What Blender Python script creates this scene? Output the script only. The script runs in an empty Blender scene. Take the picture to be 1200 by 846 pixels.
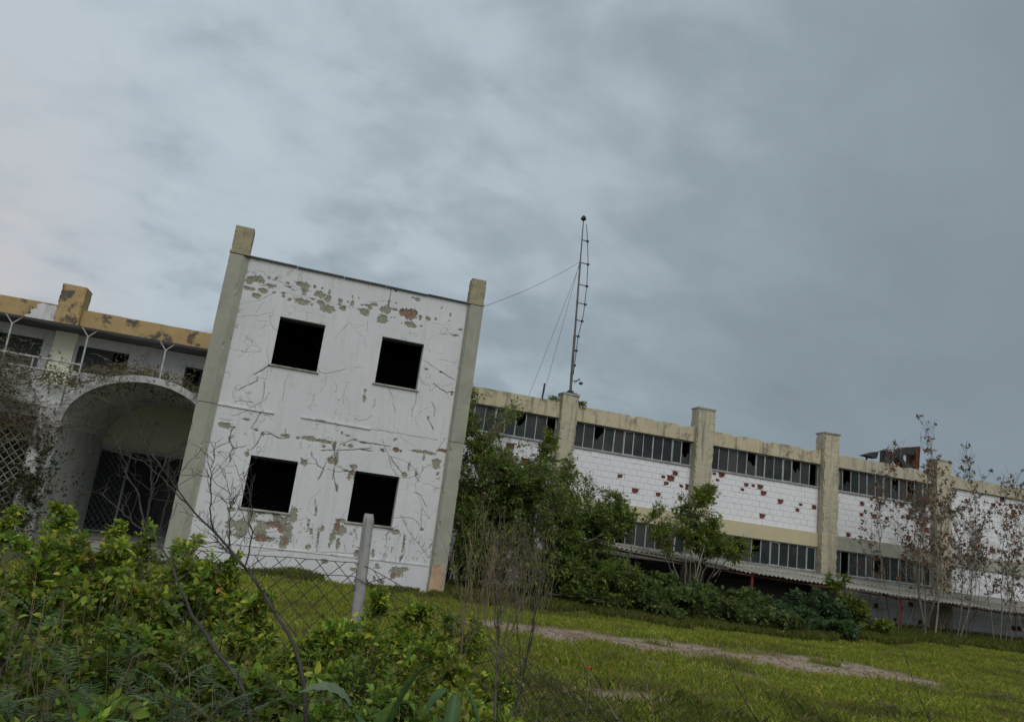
import bpy, math, random
import numpy as np
from mathutils import Matrix, Vector

SC = bpy.context.scene
COL = SC.collection

# ------------------------------------------------------------------ camera
cam_d = bpy.data.cameras.new('camera')
cam = bpy.data.objects.new('camera', cam_d)
COL.objects.link(cam)
SC.camera = cam
cam_d.sensor_width = 36.0
cam_d.lens = 36.0 * 870.0 / 1200.0
cam_d.clip_start = 0.05
cam_d.clip_end = 3000
_R = Matrix(((0.9447, -0.1851, -0.2708), (-0.3030, -0.1766, -0.9365), (0.1255, 0.9667, -0.2229)))
cam.matrix_world = Matrix.Translation((0, 0, 1.6)) @ _R.to_quaternion().to_matrix().to_4x4()

# ------------------------------------------------------------------ sky, sun, exposure
SUN_TO = Vector((0.06, -0.70, 0.72)).normalized()
sun_el = math.asin(SUN_TO.z)
sun_az = math.atan2(SUN_TO.x, SUN_TO.y)
W = bpy.data.worlds.new('World')
SC.world = W
W.use_nodes = True
nt = W.node_tree
nt.nodes.clear()
N = nt.nodes.new
L = nt.links.new
sky = N('ShaderNodeTexSky')
sky.sky_type = 'NISHITA'
sky.sun_disc = False
sky.sun_elevation = sun_el
sky.sun_rotation = sun_az
bg1 = N('ShaderNodeBackground')
bg1.inputs['Strength'].default_value = 0.07
L(sky.outputs[0], bg1.inputs['Color'])
tc = N('ShaderNodeTexCoord')
sep = N('ShaderNodeSeparateXYZ')
L(tc.outputs['Generated'], sep.inputs[0])


def wmath(op, a, b=None, c=None, clamp=False):
    m = N('ShaderNodeMath')
    m.operation = op
    m.use_clamp = clamp
    for i, v in enumerate((a, b, c)):
        if v is None:
            continue
        if isinstance(v, (int, float)):
            m.inputs[i].default_value = v
        else:
            L(v, m.inputs[i])
    return m.outputs[0]


zz = wmath('MAXIMUM', sep.outputs[2], 0.0)
den = wmath('ADD', zz, 0.42)
cx = wmath('DIVIDE', sep.outputs[0], den)
cy = wmath('DIVIDE', sep.outputs[1], den)
comb = N('ShaderNodeCombineXYZ')
L(cx, comb.inputs[0])
L(cy, comb.inputs[1])


def wnoise(scale, detail, rough, off, dist=0.0, sx=1.0, sy=1.0, rot=0.0):
    mp = N('ShaderNodeMapping')
    mp.inputs['Location'].default_value = off
    mp.inputs['Scale'].default_value = (sx, sy, 1)
    mp.inputs['Rotation'].default_value = (0, 0, rot)
    L(comb.outputs[0], mp.inputs['Vector'])
    n = N('ShaderNodeTexNoise')
    n.inputs['Scale'].default_value = scale
    n.inputs['Detail'].default_value = detail
    n.inputs['Roughness'].default_value = rough
    n.inputs['Distortion'].default_value = dist
    L(mp.outputs[0], n.inputs['Vector'])
    return n.outputs[0]


big = wnoise(1.2, 2.5, 0.45, (3.1, 1.7, 0), 0.2, 1.0, 0.9, 0.5)
mid = wnoise(6.0, 4, 0.50, (7.3, 2.2, 0), 0.30, 0.9, 1.2, -0.5)
fine = wnoise(9.0, 5, 0.50, (1.3, 9.2, 0), 0.3, 0.9, 1.1, 0.35)
mr = N('ShaderNodeMapRange')
mr.interpolation_type = 'SMOOTHSTEP'
mr.inputs['From Min'].default_value = 0.34
mr.inputs['From Max'].default_value = 0.66
L(mid, mr.inputs['Value'])
mid = mr.outputs[0]
# the cover thins towards the left of the view: lighter there, heavier to the right
az = wmath('ADD', wmath('MULTIPLY', sep.outputs[0], -0.80), wmath('MULTIPLY', sep.outputs[2], 0.32))
brk_f = wmath('ADD', wmath('MULTIPLY', sep.outputs[0], -0.9), 0.75, clamp=True)
t1 = wmath('ADD', wmath('MULTIPLY', wmath('SUBTRACT', big, 0.5), 0.65), wmath('MULTIPLY', wmath('MULTIPLY', wmath('SUBTRACT', mid, 0.5), 0.42), brk_f))
t2 = wmath('ADD', t1, wmath('MULTIPLY', wmath('MULTIPLY', wmath('SUBTRACT', fine, 0.5), 0.62), brk_f))
tt = wmath('ADD', wmath('ADD', t2, az), 0.56, clamp=True)
ramp = N('ShaderNodeValToRGB')
ramp.color_ramp.interpolation = 'LINEAR'
el = ramp.color_ramp.elements
el[0].position = 0.0
el[0].color = (0.225, 0.275, 0.315, 1)
el[1].position = 1.0
el[1].color = (0.515, 0.590, 0.640, 1)
e = el.new(0.35)
e.color = (0.300, 0.362, 0.405, 1)
e = el.new(0.7)
e.color = (0.455, 0.530, 0.580, 1)
L(tt, ramp.inputs[0])
# paler, warmer air in the thin part of the cover, towards the left and low
lowf = wmath('SUBTRACT', 1.0, wmath('MULTIPLY', zz, 1.9), clamp=True)
leftf = wmath('MULTIPLY', wmath('MULTIPLY', wmath('ADD', sep.outputs[0], 0.16), -5.0, clamp=True), lowf, clamp=True)
mixw = N('ShaderNodeMix')
mixw.data_type = 'RGBA'
L(wmath('MULTIPLY', leftf, wmath('ADD', wmath('MULTIPLY', mid, 0.7), 0.75), clamp=True), mixw.inputs[0])
L(ramp.outputs[0], mixw.inputs[6])
mixw.inputs[7].default_value = (0.585, 0.54, 0.545, 1)
bg2 = N('ShaderNodeBackground')
bg2.inputs['Strength'].default_value = 1.0
L(mixw.outputs[2], bg2.inputs['Color'])
mx = N('ShaderNodeMixShader')
mx.inputs[0].default_value = 0.93
L(bg1.outputs[0], mx.inputs[1])
L(bg2.outputs[0], mx.inputs[2])
wout = N('ShaderNodeOutputWorld')
L(mx.outputs[0], wout.inputs[0])

sun_d = bpy.data.lights.new('sun', 'SUN')
sun_d.energy = 1.5
sun_d.angle = math.radians(45)
sun_d.color = (1.0, 0.97, 0.94)
sun = bpy.data.objects.new('sun', sun_d)
COL.objects.link(sun)
sun.rotation_euler = SUN_TO.to_track_quat('Z', 'Y').to_euler()

SC.view_settings.view_transform = 'Standard'
SC.view_settings.look = 'None'
SC.view_settings.gamma = 1.0
SC.view_settings.exposure = 0.0
SC.view_settings.use_curve_mapping = False
SC.render.engine = 'CYCLES'

# ------------------------------------------------------------------ helpers
rng = np.random.default_rng(11)
random.seed(5)


def vnoise(p, seed=0):
    """value noise on (n,2) or (n,3) points, 0..1"""
    p = np.asarray(p, dtype=np.float64)
    if p.shape[1] == 2:
        p = np.c_[p, np.zeros(len(p)) + 0.5]
    i = np.floor(p).astype(np.int64)
    f = p - i
    f = f * f * (3 - 2 * f)

    def h(a, b, c):
        n = (a * 374761393 + b * 668265263 + c * 2147483647 + seed * 1442695041) & 0x7fffffff
        n = ((n ^ (n >> 13)) * 1274126177) & 0x7fffffff
        n = n ^ (n >> 16)
        return (n & 0xffff) / 65535.0
    r = 0
    for dx in (0, 1):
        for dy in (0, 1):
            for dz in (0, 1):
                w = (f[:, 0] if dx else 1 - f[:, 0]) * (f[:, 1] if dy else 1 - f[:, 1]) * (f[:, 2] if dz else 1 - f[:, 2])
                r = r + w * h(i[:, 0] + dx, i[:, 1] + dy, i[:, 2] + dz)
    return r


def fbm(p, octaves=4, seed=0):
    a, s, r = 0.5, 1.0, 0
    for o in range(octaves):
        r = r + a * vnoise(np.asarray(p) * s, seed + o * 17)
        a *= 0.5
        s *= 2.03
    return r / (1 - 0.5 ** octaves)


def link(name, data, parent=None, loc=None):
    o = bpy.data.objects.new(name, data)
    COL.objects.link(o)
    if parent is not None:
        o.parent = parent
    if loc is not None:
        o.location = loc
    return o


def tag(o, label=None, cat=None, group=None, kind=None):
    if label:
        o['label'] = label
    if cat:
        o['category'] = cat
    if group:
        o['group'] = group
    if kind:
        o['kind'] = kind
    return o


def thing(name, label, cat, loc=(0, 0, 0), group=None):
    return tag(link(name, None, None, loc), label, cat, group)


def npmesh(name, V, T, mat=None, attrs=None, smooth=False, quads=False):
    """mesh from numpy arrays, all tris or all quads"""
    V = np.ascontiguousarray(V, dtype=np.float32)
    T = np.ascontiguousarray(T, dtype=np.int32)
    k = T.shape[1]
    me = bpy.data.meshes.new(name)
    me.vertices.add(len(V))
    me.vertices.foreach_set('co', V.ravel())
    me.loops.add(T.size)
    me.loops.foreach_set('vertex_index', T.ravel())
    me.polygons.add(len(T))
    me.polygons.foreach_set('loop_start', np.arange(0, T.size, k, dtype=np.int32))
    if smooth:
        me.polygons.foreach_set('use_smooth', np.ones(len(T), dtype=bool))
    me.update(calc_edges=True)
    if attrs:
        for an, arr in attrs.items():
            ca = me.color_attributes.new(an, 'FLOAT_COLOR', 'POINT')
            a = np.ones((len(V), 4), dtype=np.float32)
            a[:, :3] = arr
            ca.data.foreach_set('color', a.ravel())
    if mat:
        me.materials.append(mat)
    return me


class MB:
    """collects boxes, prisms and tubes into one mesh"""
    def __init__(self):
        self.v = []
        self.f = []

    def raw(self, vs, fs):
        n = len(self.v)
        self.v += [tuple(x) for x in vs]
        self.f += [tuple(i + n for i in q) for q in fs]
        return self

    def box(self, x0, x1, y0, y1, z0, z1, jit=0.0):
        vs = [(x, y, z) for z in (z0, z1) for y in (y0, y1) for x in (x0, x1)]
        if jit:
            vs = [tuple(c + random.uniform(-jit, jit) for c in v) for v in vs]
        return self.raw(vs, [(0, 2, 3, 1), (4, 5, 7, 6), (0, 1, 5, 4), (2, 6, 7, 3), (0, 4, 6, 2), (1, 3, 7, 5)])

    def prism(self, poly, y0, y1):
        """polygon in XZ extruded along Y"""
        n = len(poly)
        vs = [(x, y0, z) for x, z in poly] + [(x, y1, z) for x, z in poly]
        fs = [tuple(range(n)), tuple(range(2 * n - 1, n - 1, -1))]
        for i in range(n):
            j = (i + 1) % n
            fs.append((i, i + n, j + n, j))
        return self.raw(vs, fs)

    def bar(self, a, b, w, d=None):
        """square bar from a to b"""
        d = d or w
        a, b = Vector(a), Vector(b)
        t = (b - a).normalized()
        ref = Vector((0, 1, 0)) if abs(t.y) < 0.9 else Vector((1, 0, 0))
        s = t.cross(ref).normalized() * (w / 2)
        u = s.cross(t).normalized() * (d / 2)
        vs = [a - s - u, a + s - u, a + s + u, a - s + u, b - s - u, b + s - u, b + s + u, b - s + u]
        return self.raw(vs, [(3, 2, 1, 0), (4, 5, 6, 7), (0, 1, 5, 4), (1, 2, 6, 5), (2, 3, 7, 6), (3, 0, 4, 7)])

    def tube(self, pts, r, n=8, caps=True):
        pts = [Vector(p) for p in pts]
        rs = r if isinstance(r, (list, tuple)) else [r] * len(pts)
        rings = []
        for i, p in enumerate(pts):
            t = (pts[min(i + 1, len(pts) - 1)] - pts[max(i - 1, 0)]).normalized()
            ref = Vector((0, 1, 0)) if abs(t.y) < 0.9 else Vector((1, 0, 0))
            s = t.cross(ref).normalized()
            u = s.cross(t)
            rings.append([p + rs[i] * (math.cos(2 * math.pi * k / n) * s + math.sin(2 * math.pi * k / n) * u) for k in range(n)])
        vs = [q for rg in rings for q in rg]
        fs = []
        for i in range(len(pts) - 1):
            for k in range(n):
                k2 = (k + 1) % n
                fs.append((i * n + k, i * n + k2, (i + 1) * n + k2, (i + 1) * n + k))
        if caps:
            fs.append(tuple(range(n - 1, -1, -1)))
            m = (len(pts) - 1) * n
            fs.append(tuple(m + k for k in range(n)))
        return self.raw(vs, fs)

    def mesh(self, name, mat):
        me = bpy.data.meshes.new(name)
        me.from_pydata(self.v, [], self.f)
        me.update()
        if mat:
            me.materials.append(mat)
        return me

    def build(self, name, mat, parent=None, bevel=0.0, smooth=False):
        me = self.mesh(name, mat)
        o = link(name, me, parent)
        if bevel:
            b = o.modifiers.new('bevel', 'BEVEL')
            b.width = bevel
            b.segments = 1
            b.limit_method = 'ANGLE'
        if smooth:
            for p in me.polygons:
                p.use_smooth = True
        return o


def chipped(sec, z0, z1, seg=0.03, chip=0.02, seed=0, thr=0.60, rough=0.004, lean=0.0):
    """upright prism of section sec [(x,y)] whose arrises are nicked and whose faces waver"""
    r = np.random.default_rng(seed + 700)
    S = np.array(sec, float)
    c = S.mean(axis=0)
    n = len(S)
    # three points per edge: corner, and two next to it, so that a nick stays at the corner
    pts, wgt = [], []
    for i in range(n):
        a_, b_ = S[i], S[(i + 1) % n]
        l_ = np.linalg.norm(b_ - a_)
        d = (b_ - a_) / l_
        o = min(0.035, l_ * .3)
        pts += [a_, a_ + d * o, (a_ + b_) / 2, b_ - d * o]
        wgt += [1.0, 0.22, 0.0, 0.22]
    pts, wgt = np.array(pts), np.array(wgt)
    m = len(pts)
    nz_ = max(3, int((z1 - z0) / seg))
    zs_ = np.linspace(z0, z1, nz_)
    V = []
    for z in zs_:
        u = fbm(np.c_[np.full(m, z * 7.0), np.arange(m) * 3.7 + seed], 3, seed + 5)
        u2 = fbm(np.c_[np.full(m, z * 30.0), np.arange(m) * 5.1 + seed], 2, seed + 9)
        k = wgt * chip * np.clip((u - thr) / 0.12, 0, 1) * (0.5 + u2) + rough * (u - 0.5)
        d = c - pts
        d /= np.linalg.norm(d, axis=1)[:, None]
        q = pts + d * k[:, None]
        V.append(np.c_[q, np.full(m, z)])
    V = np.concatenate(V)
    vs = [tuple(v) for v in V]
    fs = []
    for k in range(nz_ - 1):
        for i in range(m):
            j = (i + 1) % m
            fs.append((k * m + i, k * m + j, (k + 1) * m + j, (k + 1) * m + i))
    fs.append(tuple((nz_ - 1) * m + i for i in range(m)))
    fs.append(tuple(m - 1 - i for i in range(m)))
    return MB().raw(vs, fs)


# ------------------------------------------------------------------ materials
def new_mat(name):
    m = bpy.data.materials.new(name)
    m.use_nodes = True
    t = m.node_tree
    b = t.nodes['Principled BSDF']
    b.inputs['Roughness'].default_value = 0.9
    b.inputs['Specular IOR Level'].default_value = 0.25
    return m, t, b


def nz(t, scale, detail=6, rough=0.6, stretch=(1, 1, 1), off=(0, 0, 0), dist=0.0, coord='Object'):
    c = t.nodes.new('ShaderNodeTexCoord')
    mp = t.nodes.new('ShaderNodeMapping')
    mp.inputs['Scale'].default_value = stretch
    mp.inputs['Location'].default_value = off
    t.links.new(c.outputs[coord], mp.inputs[0])
    n = t.nodes.new('ShaderNodeTexNoise')
    n.inputs['Scale'].default_value = scale
    n.inputs['Detail'].default_value = detail
    n.inputs['Roughness'].default_value = rough
    n.inputs['Distortion'].default_value = dist
    t.links.new(mp.outputs[0], n.inputs['Vector'])
    return n.outputs[0]


def rampf(t, src, lo, hi):
    r = t.nodes.new('ShaderNodeMapRange')
    r.inputs['From Min'].default_value = lo
    r.inputs['From Max'].default_value = hi
    t.links.new(src, r.inputs['Value'])
    return r.outputs[0]


def mixc(t, fac, a, b, mode='MIX'):
    m = t.nodes.new('ShaderNodeMix')
    m.data_type = 'RGBA'
    m.blend_type = mode
    for i, v in ((0, fac), (6, a), (7, b)):
        if hasattr(v, 'is_linked') or hasattr(v, 'links'):
            t.links.new(v, m.inputs[i])
        elif isinstance(v, (int, float)):
            m.inputs[i].default_value = v
        else:
            m.inputs[i].default_value = (*v, 1) if len(v) == 3 else v
    return m.outputs[2]


def mth(t, op, a, b, clamp=True):
    m = t.nodes.new('ShaderNodeMath')
    m.operation = op
    m.use_clamp = clamp
    for i, v in enumerate((a, b)):
        if isinstance(v, (int, float)):
            m.inputs[i].default_value = v
        else:
            t.links.new(v, m.inputs[i])
    return m.outputs[0]


def bump(t, b, h, strength=0.4, dist=0.02):
    n = t.nodes.new('ShaderNodeBump')
    n.inputs['Strength'].default_value = strength
    n.inputs['Distance'].default_value = dist
    t.links.new(h, n.inputs['Height'])
    t.links.new(n.outputs[0], b.inputs['Normal'])


def weathered(name, c1, c2, scale=3.0, grime=None, gthr=(0.55, 0.7), gscale=2.0, streak=None, sthr=(0.55, 0.75),
              chip=None, chthr=(0.66, 0.69), chscale=5.0, rough=0.92, bstr=0.4, bscale=30, off=0.0):
    """two tones of one paint, plus grime blotches, rain streaks and chipped patches"""
    m, t, b = new_mat(name)
    b.inputs['Roughness'].default_value = rough
    c = mixc(t, rampf(t, nz(t, scale, off=(off, 0, 0)), 0.3, 0.7), c1, c2)
    if streak:
        c = mixc(t, rampf(t, nz(t, 4.0, 5, 0.6, (1.6, 1.6, 0.18), (off, 3, 0)), *sthr), c, streak)
    if grime:
        c = mixc(t, rampf(t, nz(t, gscale, 8, 0.72, off=(5 + off, 1, 2), dist=0.4), *gthr), c, grime)
    if chip:
        c = mixc(t, rampf(t, nz(t, chscale, 6, 0.6, (1, 1, 1.6), (2 + off, 7, 3), 0.6), *chthr), c, chip)
    t.links.new(c, b.inputs['Base Color'])
    bump(t, b, nz(t, bscale, 4), bstr, 0.01)
    return m


def plain(name, c, rough=0.7, var=0.25, scale=6, metal=0.0):
    m, t, b = new_mat(name)
    b.inputs['Roughness'].default_value = rough
    b.inputs['Metallic'].default_value = metal
    c2 = tuple(v * (1 - var) for v in c)
    t.links.new(mixc(t, rampf(t, nz(t, scale), 0.35, 0.65), c, c2), b.inputs['Base Color'])
    return m


def leafmat(name, rough=0.55, trans=0.35, spec=0.3):
    m, t, b = new_mat(name)
    a = t.nodes.new('ShaderNodeAttribute')
    a.attribute_name = 'col'
    b.inputs['Roughness'].default_value = rough
    b.inputs['Specular IOR Level'].default_value = spec
    t.links.new(a.outputs['Color'], b.inputs['Base Color'])
    tr = t.nodes.new('ShaderNodeBsdfTranslucent')
    hs = t.nodes.new('ShaderNodeHueSaturation')
    hs.inputs['Saturation'].default_value = 1.1
    hs.inputs['Value'].default_value = 1.3
    t.links.new(a.outputs['Color'], hs.inputs['Color'])
    t.links.new(hs.outputs[0], tr.inputs['Color'])
    mx = t.nodes.new('ShaderNodeMixShader')
    mx.inputs[0].default_value = trans
    t.links.new(b.outputs[0], mx.inputs[1])
    t.links.new(tr.outputs[0], mx.inputs[2])
    t.links.new(mx.outputs[0], t.nodes['Material Output'].inputs['Surface'])
    return m


M = {}
M['leaf'] = leafmat('leaf', 0.6, 0.45, 0.14)
M['grass'] = leafmat('grass_blade', 0.7, 0.35, 0.08)
M['bark'] = plain('bark', (0.16, 0.13, 0.10), 0.9, 0.5, 14)
M['bark_grey'] = plain('bark_grey', (0.24, 0.215, 0.175), 0.9, 0.45, 10)
M['twig'] = plain('twig', (0.075, 0.066, 0.060), 0.85, 0.4, 14)
M['straw'] = plain('straw', (0.25, 0.20, 0.12), 0.85, 0.45, 10)
M['interior'] = plain('interior', (0.09, 0.085, 0.08), 0.95, 0.4, 1.5)  # near-black base: the darkness of the unlit rooms is put into the colour
M['roofing'] = plain('roofing', (0.06, 0.06, 0.058), 0.9, 0.3, 3)
M['column'] = weathered('column_paint', (0.34, 0.34, 0.27), (0.27, 0.27, 0.225), 2.0, grime=(0.22, 0.215, 0.18), gthr=(0.55, 0.8), gscale=1.4,
                        streak=(0.45, 0.45, 0.27), sthr=(0.6, 0.8))
M['cap'] = weathered('cap_concrete', (0.36, 0.32, 0.19), (0.24, 0.22, 0.16), 6, grime=(0.10, 0.095, 0.075), gthr=(0.55, 0.75), gscale=7, chip=(0.33, 0.19, 0.12), chthr=(0.63, 0.67), chscale=6)
M['ochre'] = weathered('ochre_paint', (0.43, 0.31, 0.145), (0.34, 0.24, 0.115), 2.5, grime=(0.10, 0.085, 0.07), gthr=(0.535, 0.60), gscale=2.2, streak=(0.35, 0.26, 0.14), chip=(0.55, 0.55, 0.55), chthr=(0.72, 0.74), chscale=1.2)
M['beige'] = weathered('beige_paint', (0.52, 0.455, 0.31), (0.44, 0.385, 0.265), 2.0, grime=(0.12, 0.11, 0.09), gthr=(0.53, 0.68), gscale=1.8, streak=(0.19, 0.165, 0.12), sthr=(0.54, 0.72))
M['beige_clean'] = weathered('beige_band', (0.50, 0.44, 0.285), (0.44, 0.39, 0.26), 1.5, grime=(0.28, 0.25, 0.18), gthr=(0.62, 0.8), gscale=1.5, streak=(0.42, 0.37, 0.24), sthr=(0.6, 0.85))
M['beige_pil'] = weathered('beige_pilaster', (0.47, 0.42, 0.30), (0.39, 0.36, 0.27), 2.0, grime=(0.17, 0.16, 0.13), gthr=(0.54, 0.72), gscale=2.5, streak=(0.22, 0.20, 0.15), sthr=(0.53, 0.72), chip=(0.30, 0.29, 0.26), chthr=(0.62, 0.65), chscale=3.0)
M['olive'] = weathered('olive_paint', (0.74, 0.73, 0.56), (0.66, 0.65, 0.50), 2.0, grime=(0.16, 0.15, 0.10), gthr=(0.6, 0.75), gscale=2)
M['grey_plaster'] = weathered('grey_plaster', (0.52, 0.52, 0.51), (0.42, 0.42, 0.415), 2.0, grime=(0.12, 0.12, 0.11), gthr=(0.60, 0.70), gscale=2.2, streak=(0.25, 0.25, 0.24), sthr=(0.56, 0.75))
M['white_plaster'] = weathered('white_plaster', (0.66, 0.66, 0.65), (0.54, 0.54, 0.53), 2.5, grime=(0.20, 0.20, 0.18), gthr=(0.56, 0.66), gscale=2.5, streak=(0.34, 0.34, 0.32), sthr=(0.56, 0.75))
M['block'] = weathered('block_paint', (0.72, 0.72, 0.73), (0.65, 0.65, 0.66), 1.2, grime=(0.30, 0.29, 0.27), gthr=(0.52, 0.74), gscale=2.0, streak=(0.50, 0.50, 0.49), sthr=(0.58, 0.85), bstr=0.5)
M['mortar'] = plain('mortar_paint', (0.50, 0.50, 0.50), 0.95, 0.25, 3)
M['terracotta'] = weathered('terracotta', (0.20, 0.060, 0.042), (0.12, 0.040, 0.032), 9, grime=(0.07, 0.045, 0.04), gthr=(0.52, 0.62), gscale=8)
M['white_metal'] = plain('white_metal', (0.50, 0.50, 0.49), 0.6, 0.4, 8)
M['frame_metal'] = plain('frame_metal', (0.38, 0.39, 0.39), 0.6, 0.35, 5)
M['lattice'] = plain('lattice_metal', (0.30, 0.30, 0.27), 0.6, 0.5, 6)
M['dark_lattice'] = plain('dark_lattice_metal', (0.16, 0.165, 0.17), 0.6, 0.3, 6)
M['dark_metal'] = plain('dark_metal', (0.045, 0.045, 0.048), 0.6, 0.4, 5)
M['door_metal'] = plain('door_metal', (0.035, 0.037, 0.04), 0.55, 0.35, 2)
M['rust_metal'] = plain('rust_metal', (0.12, 0.045, 0.028), 0.75, 0.5, 6)
M['red_metal'] = plain('red_metal', (0.19, 0.035, 0.03), 0.7, 0.4, 5)
M['sill'] = plain('sill_concrete', (0.42, 0.42, 0.36), 0.9, 0.4, 8)
M['coping'] = plain('coping_metal', (0.10, 0.10, 0.10), 0.6, 0.3, 6)
M['asbestos'] = weathered('asbestos_cement', (0.30, 0.285, 0.245), (0.22, 0.215, 0.19), 2.0, grime=(0.09, 0.09, 0.07), gthr=(0.55, 0.72), gscale=2.5, chip=(0.40, 0.36, 0.32), chthr=(0.66, 0.74), chscale=2)
M['post'] = weathered('post_concrete', (0.34, 0.335, 0.32), (0.26, 0.255, 0.24), 14, grime=(0.20, 0.19, 0.16), gthr=(0.58, 0.7), gscale=9)
M['wire'] = plain('wire', (0.07, 0.068, 0.062), 0.6, 0.3, 20, 0.3)
M['concrete'] = weathered('concrete', (0.34, 0.33, 0.30), (0.25, 0.245, 0.22), 3, grime=(0.12, 0.12, 0.09), gscale=2)
M['red_petal'] = plain('red_petal', (0.55, 0.03, 0.015), 0.5, 0.2, 20)


def glassmat(name, c, rough):
    m, t, b = new_mat(name)
    b.inputs['Specular IOR Level'].default_value = 0.3
    d = nz(t, 1.3, 6, 0.6, off=(3, 1, 4))
    t.links.new(mixc(t, rampf(t, d, 0.42, 0.75), c, (0.05, 0.053, 0.05)), b.inputs['Base Color'])
    b.inputs['Roughness'].default_value = rough
    return m


M['glass_a'] = glassmat('dirty_glass_dark', (0.016, 0.019, 0.020), 0.5)
M['glass_b'] = glassmat('dirty_glass_green', (0.016, 0.028, 0.027), 0.45)
M['glass_c'] = glassmat('dirty_glass_grey', (0.035, 0.038, 0.038), 0.6)
M['glass_d'] = glassmat('dirty_glass_pale', (0.055, 0.062, 0.06), 0.3)
M['vine'] = plain('vine_bark', (0.25, 0.20, 0.145), 0.9, 0.5, 8)
M['ring'] = weathered('ring_plaster', (0.46, 0.46, 0.45), (0.36, 0.36, 0.35), 3.0, grime=(0.15, 0.15, 0.13), gthr=(0.5, 0.62), gscale=3.5, streak=(0.25, 0.25, 0.23))

# ------------------------------------------------------------------ ground
def seg_d(p, a, b):
    a, b = np.array(a), np.array(b)
    ab = b - a
    t = np.clip(((p - a) @ ab) / (ab @ ab), 0, 1)
    return np.linalg.norm(p - (a + t[:, None] * ab), axis=1)


def ground_z(x, y):
    p = np.c_[x, y]
    z = 0.10 * (fbm(p * 0.45, 3, 3) - 0.5) + 0.05 * (fbm(p * 1.7, 3, 8) - 0.5)
    z += 0.16 * np.exp(-((x - 0.8) / 0.7) ** 2 - ((y - 17.2) / 0.35) ** 2)     # mound against the tower wall
    z -= 0.16 * np.exp(-((x - 12) / 5.0) ** 2 - ((y - 17.0) / 2.5) ** 2)
    z += 0.03
    return z


TRACK = [((4.0, 12.6), (7.2, 11.95)), ((7.2, 11.95), (10.4, 11.25))]


def dirt_mask(x, y):
    """bare ground 0..1: a worn band across the yard and a few thin spots"""
    p = np.c_[x, y]
    wob = fbm(p * 1.3, 3, 21) - 0.5
    w2 = fbm(p * 4.5, 3, 22) - 0.5
    d = np.min([seg_d(p, a, b) for a, b in TRACK], axis=0)
    m = np.clip((1.35 + wob * 2.4 + w2 * 1.2 - d) / 0.8, 0, 1)
    d2 = seg_d(p, (5.6, 10.05), (8.2, 9.75))
    m = np.maximum(m, np.clip((0.34 + wob * 1.4 + w2 * .6 - d2) / 0.3, 0, 1))
    d3 = seg_d(p, (8.3, 14.5), (10.6, 14.1))
    m = np.maximum(m, np.clip((0.26 + wob * 1.0 + w2 * .5 - d3) / 0.25, 0, 1))
    d4 = seg_d(p, (3.2, 7.9), (4.4, 7.7))
    m = np.maximum(m, 0.8 * np.clip((0.45 + wob * 1.0 + w2 * .6 - d4) / 0.3, 0, 1))
    d5 = seg_d(p, (11.5, 12.4), (13.5, 12.0))
    m = np.maximum(m, 0.5 * np.clip((0.45 + wob * 1.2 - d5) / 0.4, 0, 1))
    d6 = seg_d(p, (-2.0, 13.3), (2.2, 13.0))
    m = np.maximum(m, 0.9 * np.clip((0.30 + wob * 1.6 + w2 * .5 - d6) / 0.3, 0, 1))
    m = m * np.clip((fbm(p * 1.6, 3, 23) - 0.24) / 0.16, 0, 1)
    thin = fbm(p * 2.3, 3, 77)
    m = np.maximum(m, 0.65 * np.clip((thin - 0.68) / 0.06, 0, 1))
    return m


def axis(lo, hi, step, far_lo, far_hi):
    a = np.arange(lo, hi + step / 2, step)
    g = [lo]
    s = step
    l = []
    v = lo
    while v > far_lo:
        s *= 1.35
        v -= s
        l.append(v)
    r = []
    v = a[-1]
    s = step
    while v < far_hi:
        s *= 1.35
        v += s
        r.append(v)
    return np.array(l[::-1] + list(a) + r)


gx = axis(-7, 27, 0.09, -500, 600)
gy = axis(1.0, 24, 0.09, -300, 900)
GX, GY = np.meshgrid(gx, gy)
fx, fy = GX.ravel(), GY.ravel()
gz = ground_z(fx, fy)
dm = dirt_mask(fx, fy)
gz = gz - 0.02 * dm
nx_, ny_ = len(gx), len(gy)
idx = np.arange(nx_ * ny_).reshape(ny_, nx_)
Q = np.stack([idx[:-1, :-1], idx[:-1, 1:], idx[1:, 1:], idx[1:, :-1]], axis=-1).reshape(-1, 4)
gm, t, b = new_mat('ground_soil')
at = t.nodes.new('ShaderNodeAttribute')
at.attribute_name = 'dirt'
sepc = t.nodes.new('ShaderNodeSeparateColor')
t.links.new(at.outputs['Color'], sepc.inputs[0])
soil = mixc(t, rampf(t, nz(t, 9, 8, 0.7), 0.35, 0.65), (0.36, 0.29, 0.20), (0.22, 0.165, 0.11))
soil = mixc(t, rampf(t, nz(t, 1.3, 5, 0.6, off=(4, 4, 0)), 0.48, 0.62), soil, (0.22, 0.125, 0.075))
soil = mixc(t, rampf(t, nz(t, 28, 4, 0.7, off=(1, 4, 0)), 0.56, 0.68), soil, (0.42, 0.40, 0.35))
turf = mixc(t, rampf(t, nz(t, 5, 8, 0.7), 0.35, 0.65), (0.085, 0.095, 0.022), (0.055, 0.066, 0.018))
turf = mixc(t, rampf(t, nz(t, 0.7, 4, 0.6, off=(9, 2, 0)), 0.5, 0.75), turf, (0.085, 0.078, 0.030))
t.links.new(mixc(t, sepc.outputs[0], turf, soil), b.inputs['Base Color'])
bump(t, b, nz(t, 22, 6, 0.7), 0.9, 0.03)
ground = link('ground', npmesh('ground', np.c_[fx, fy, gz], Q, gm, {'dirt': np.c_[dm, dm, dm]}, smooth=True))
tag(ground, 'weedy green yard with a worn dirt track across it', kind='structure')

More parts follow.
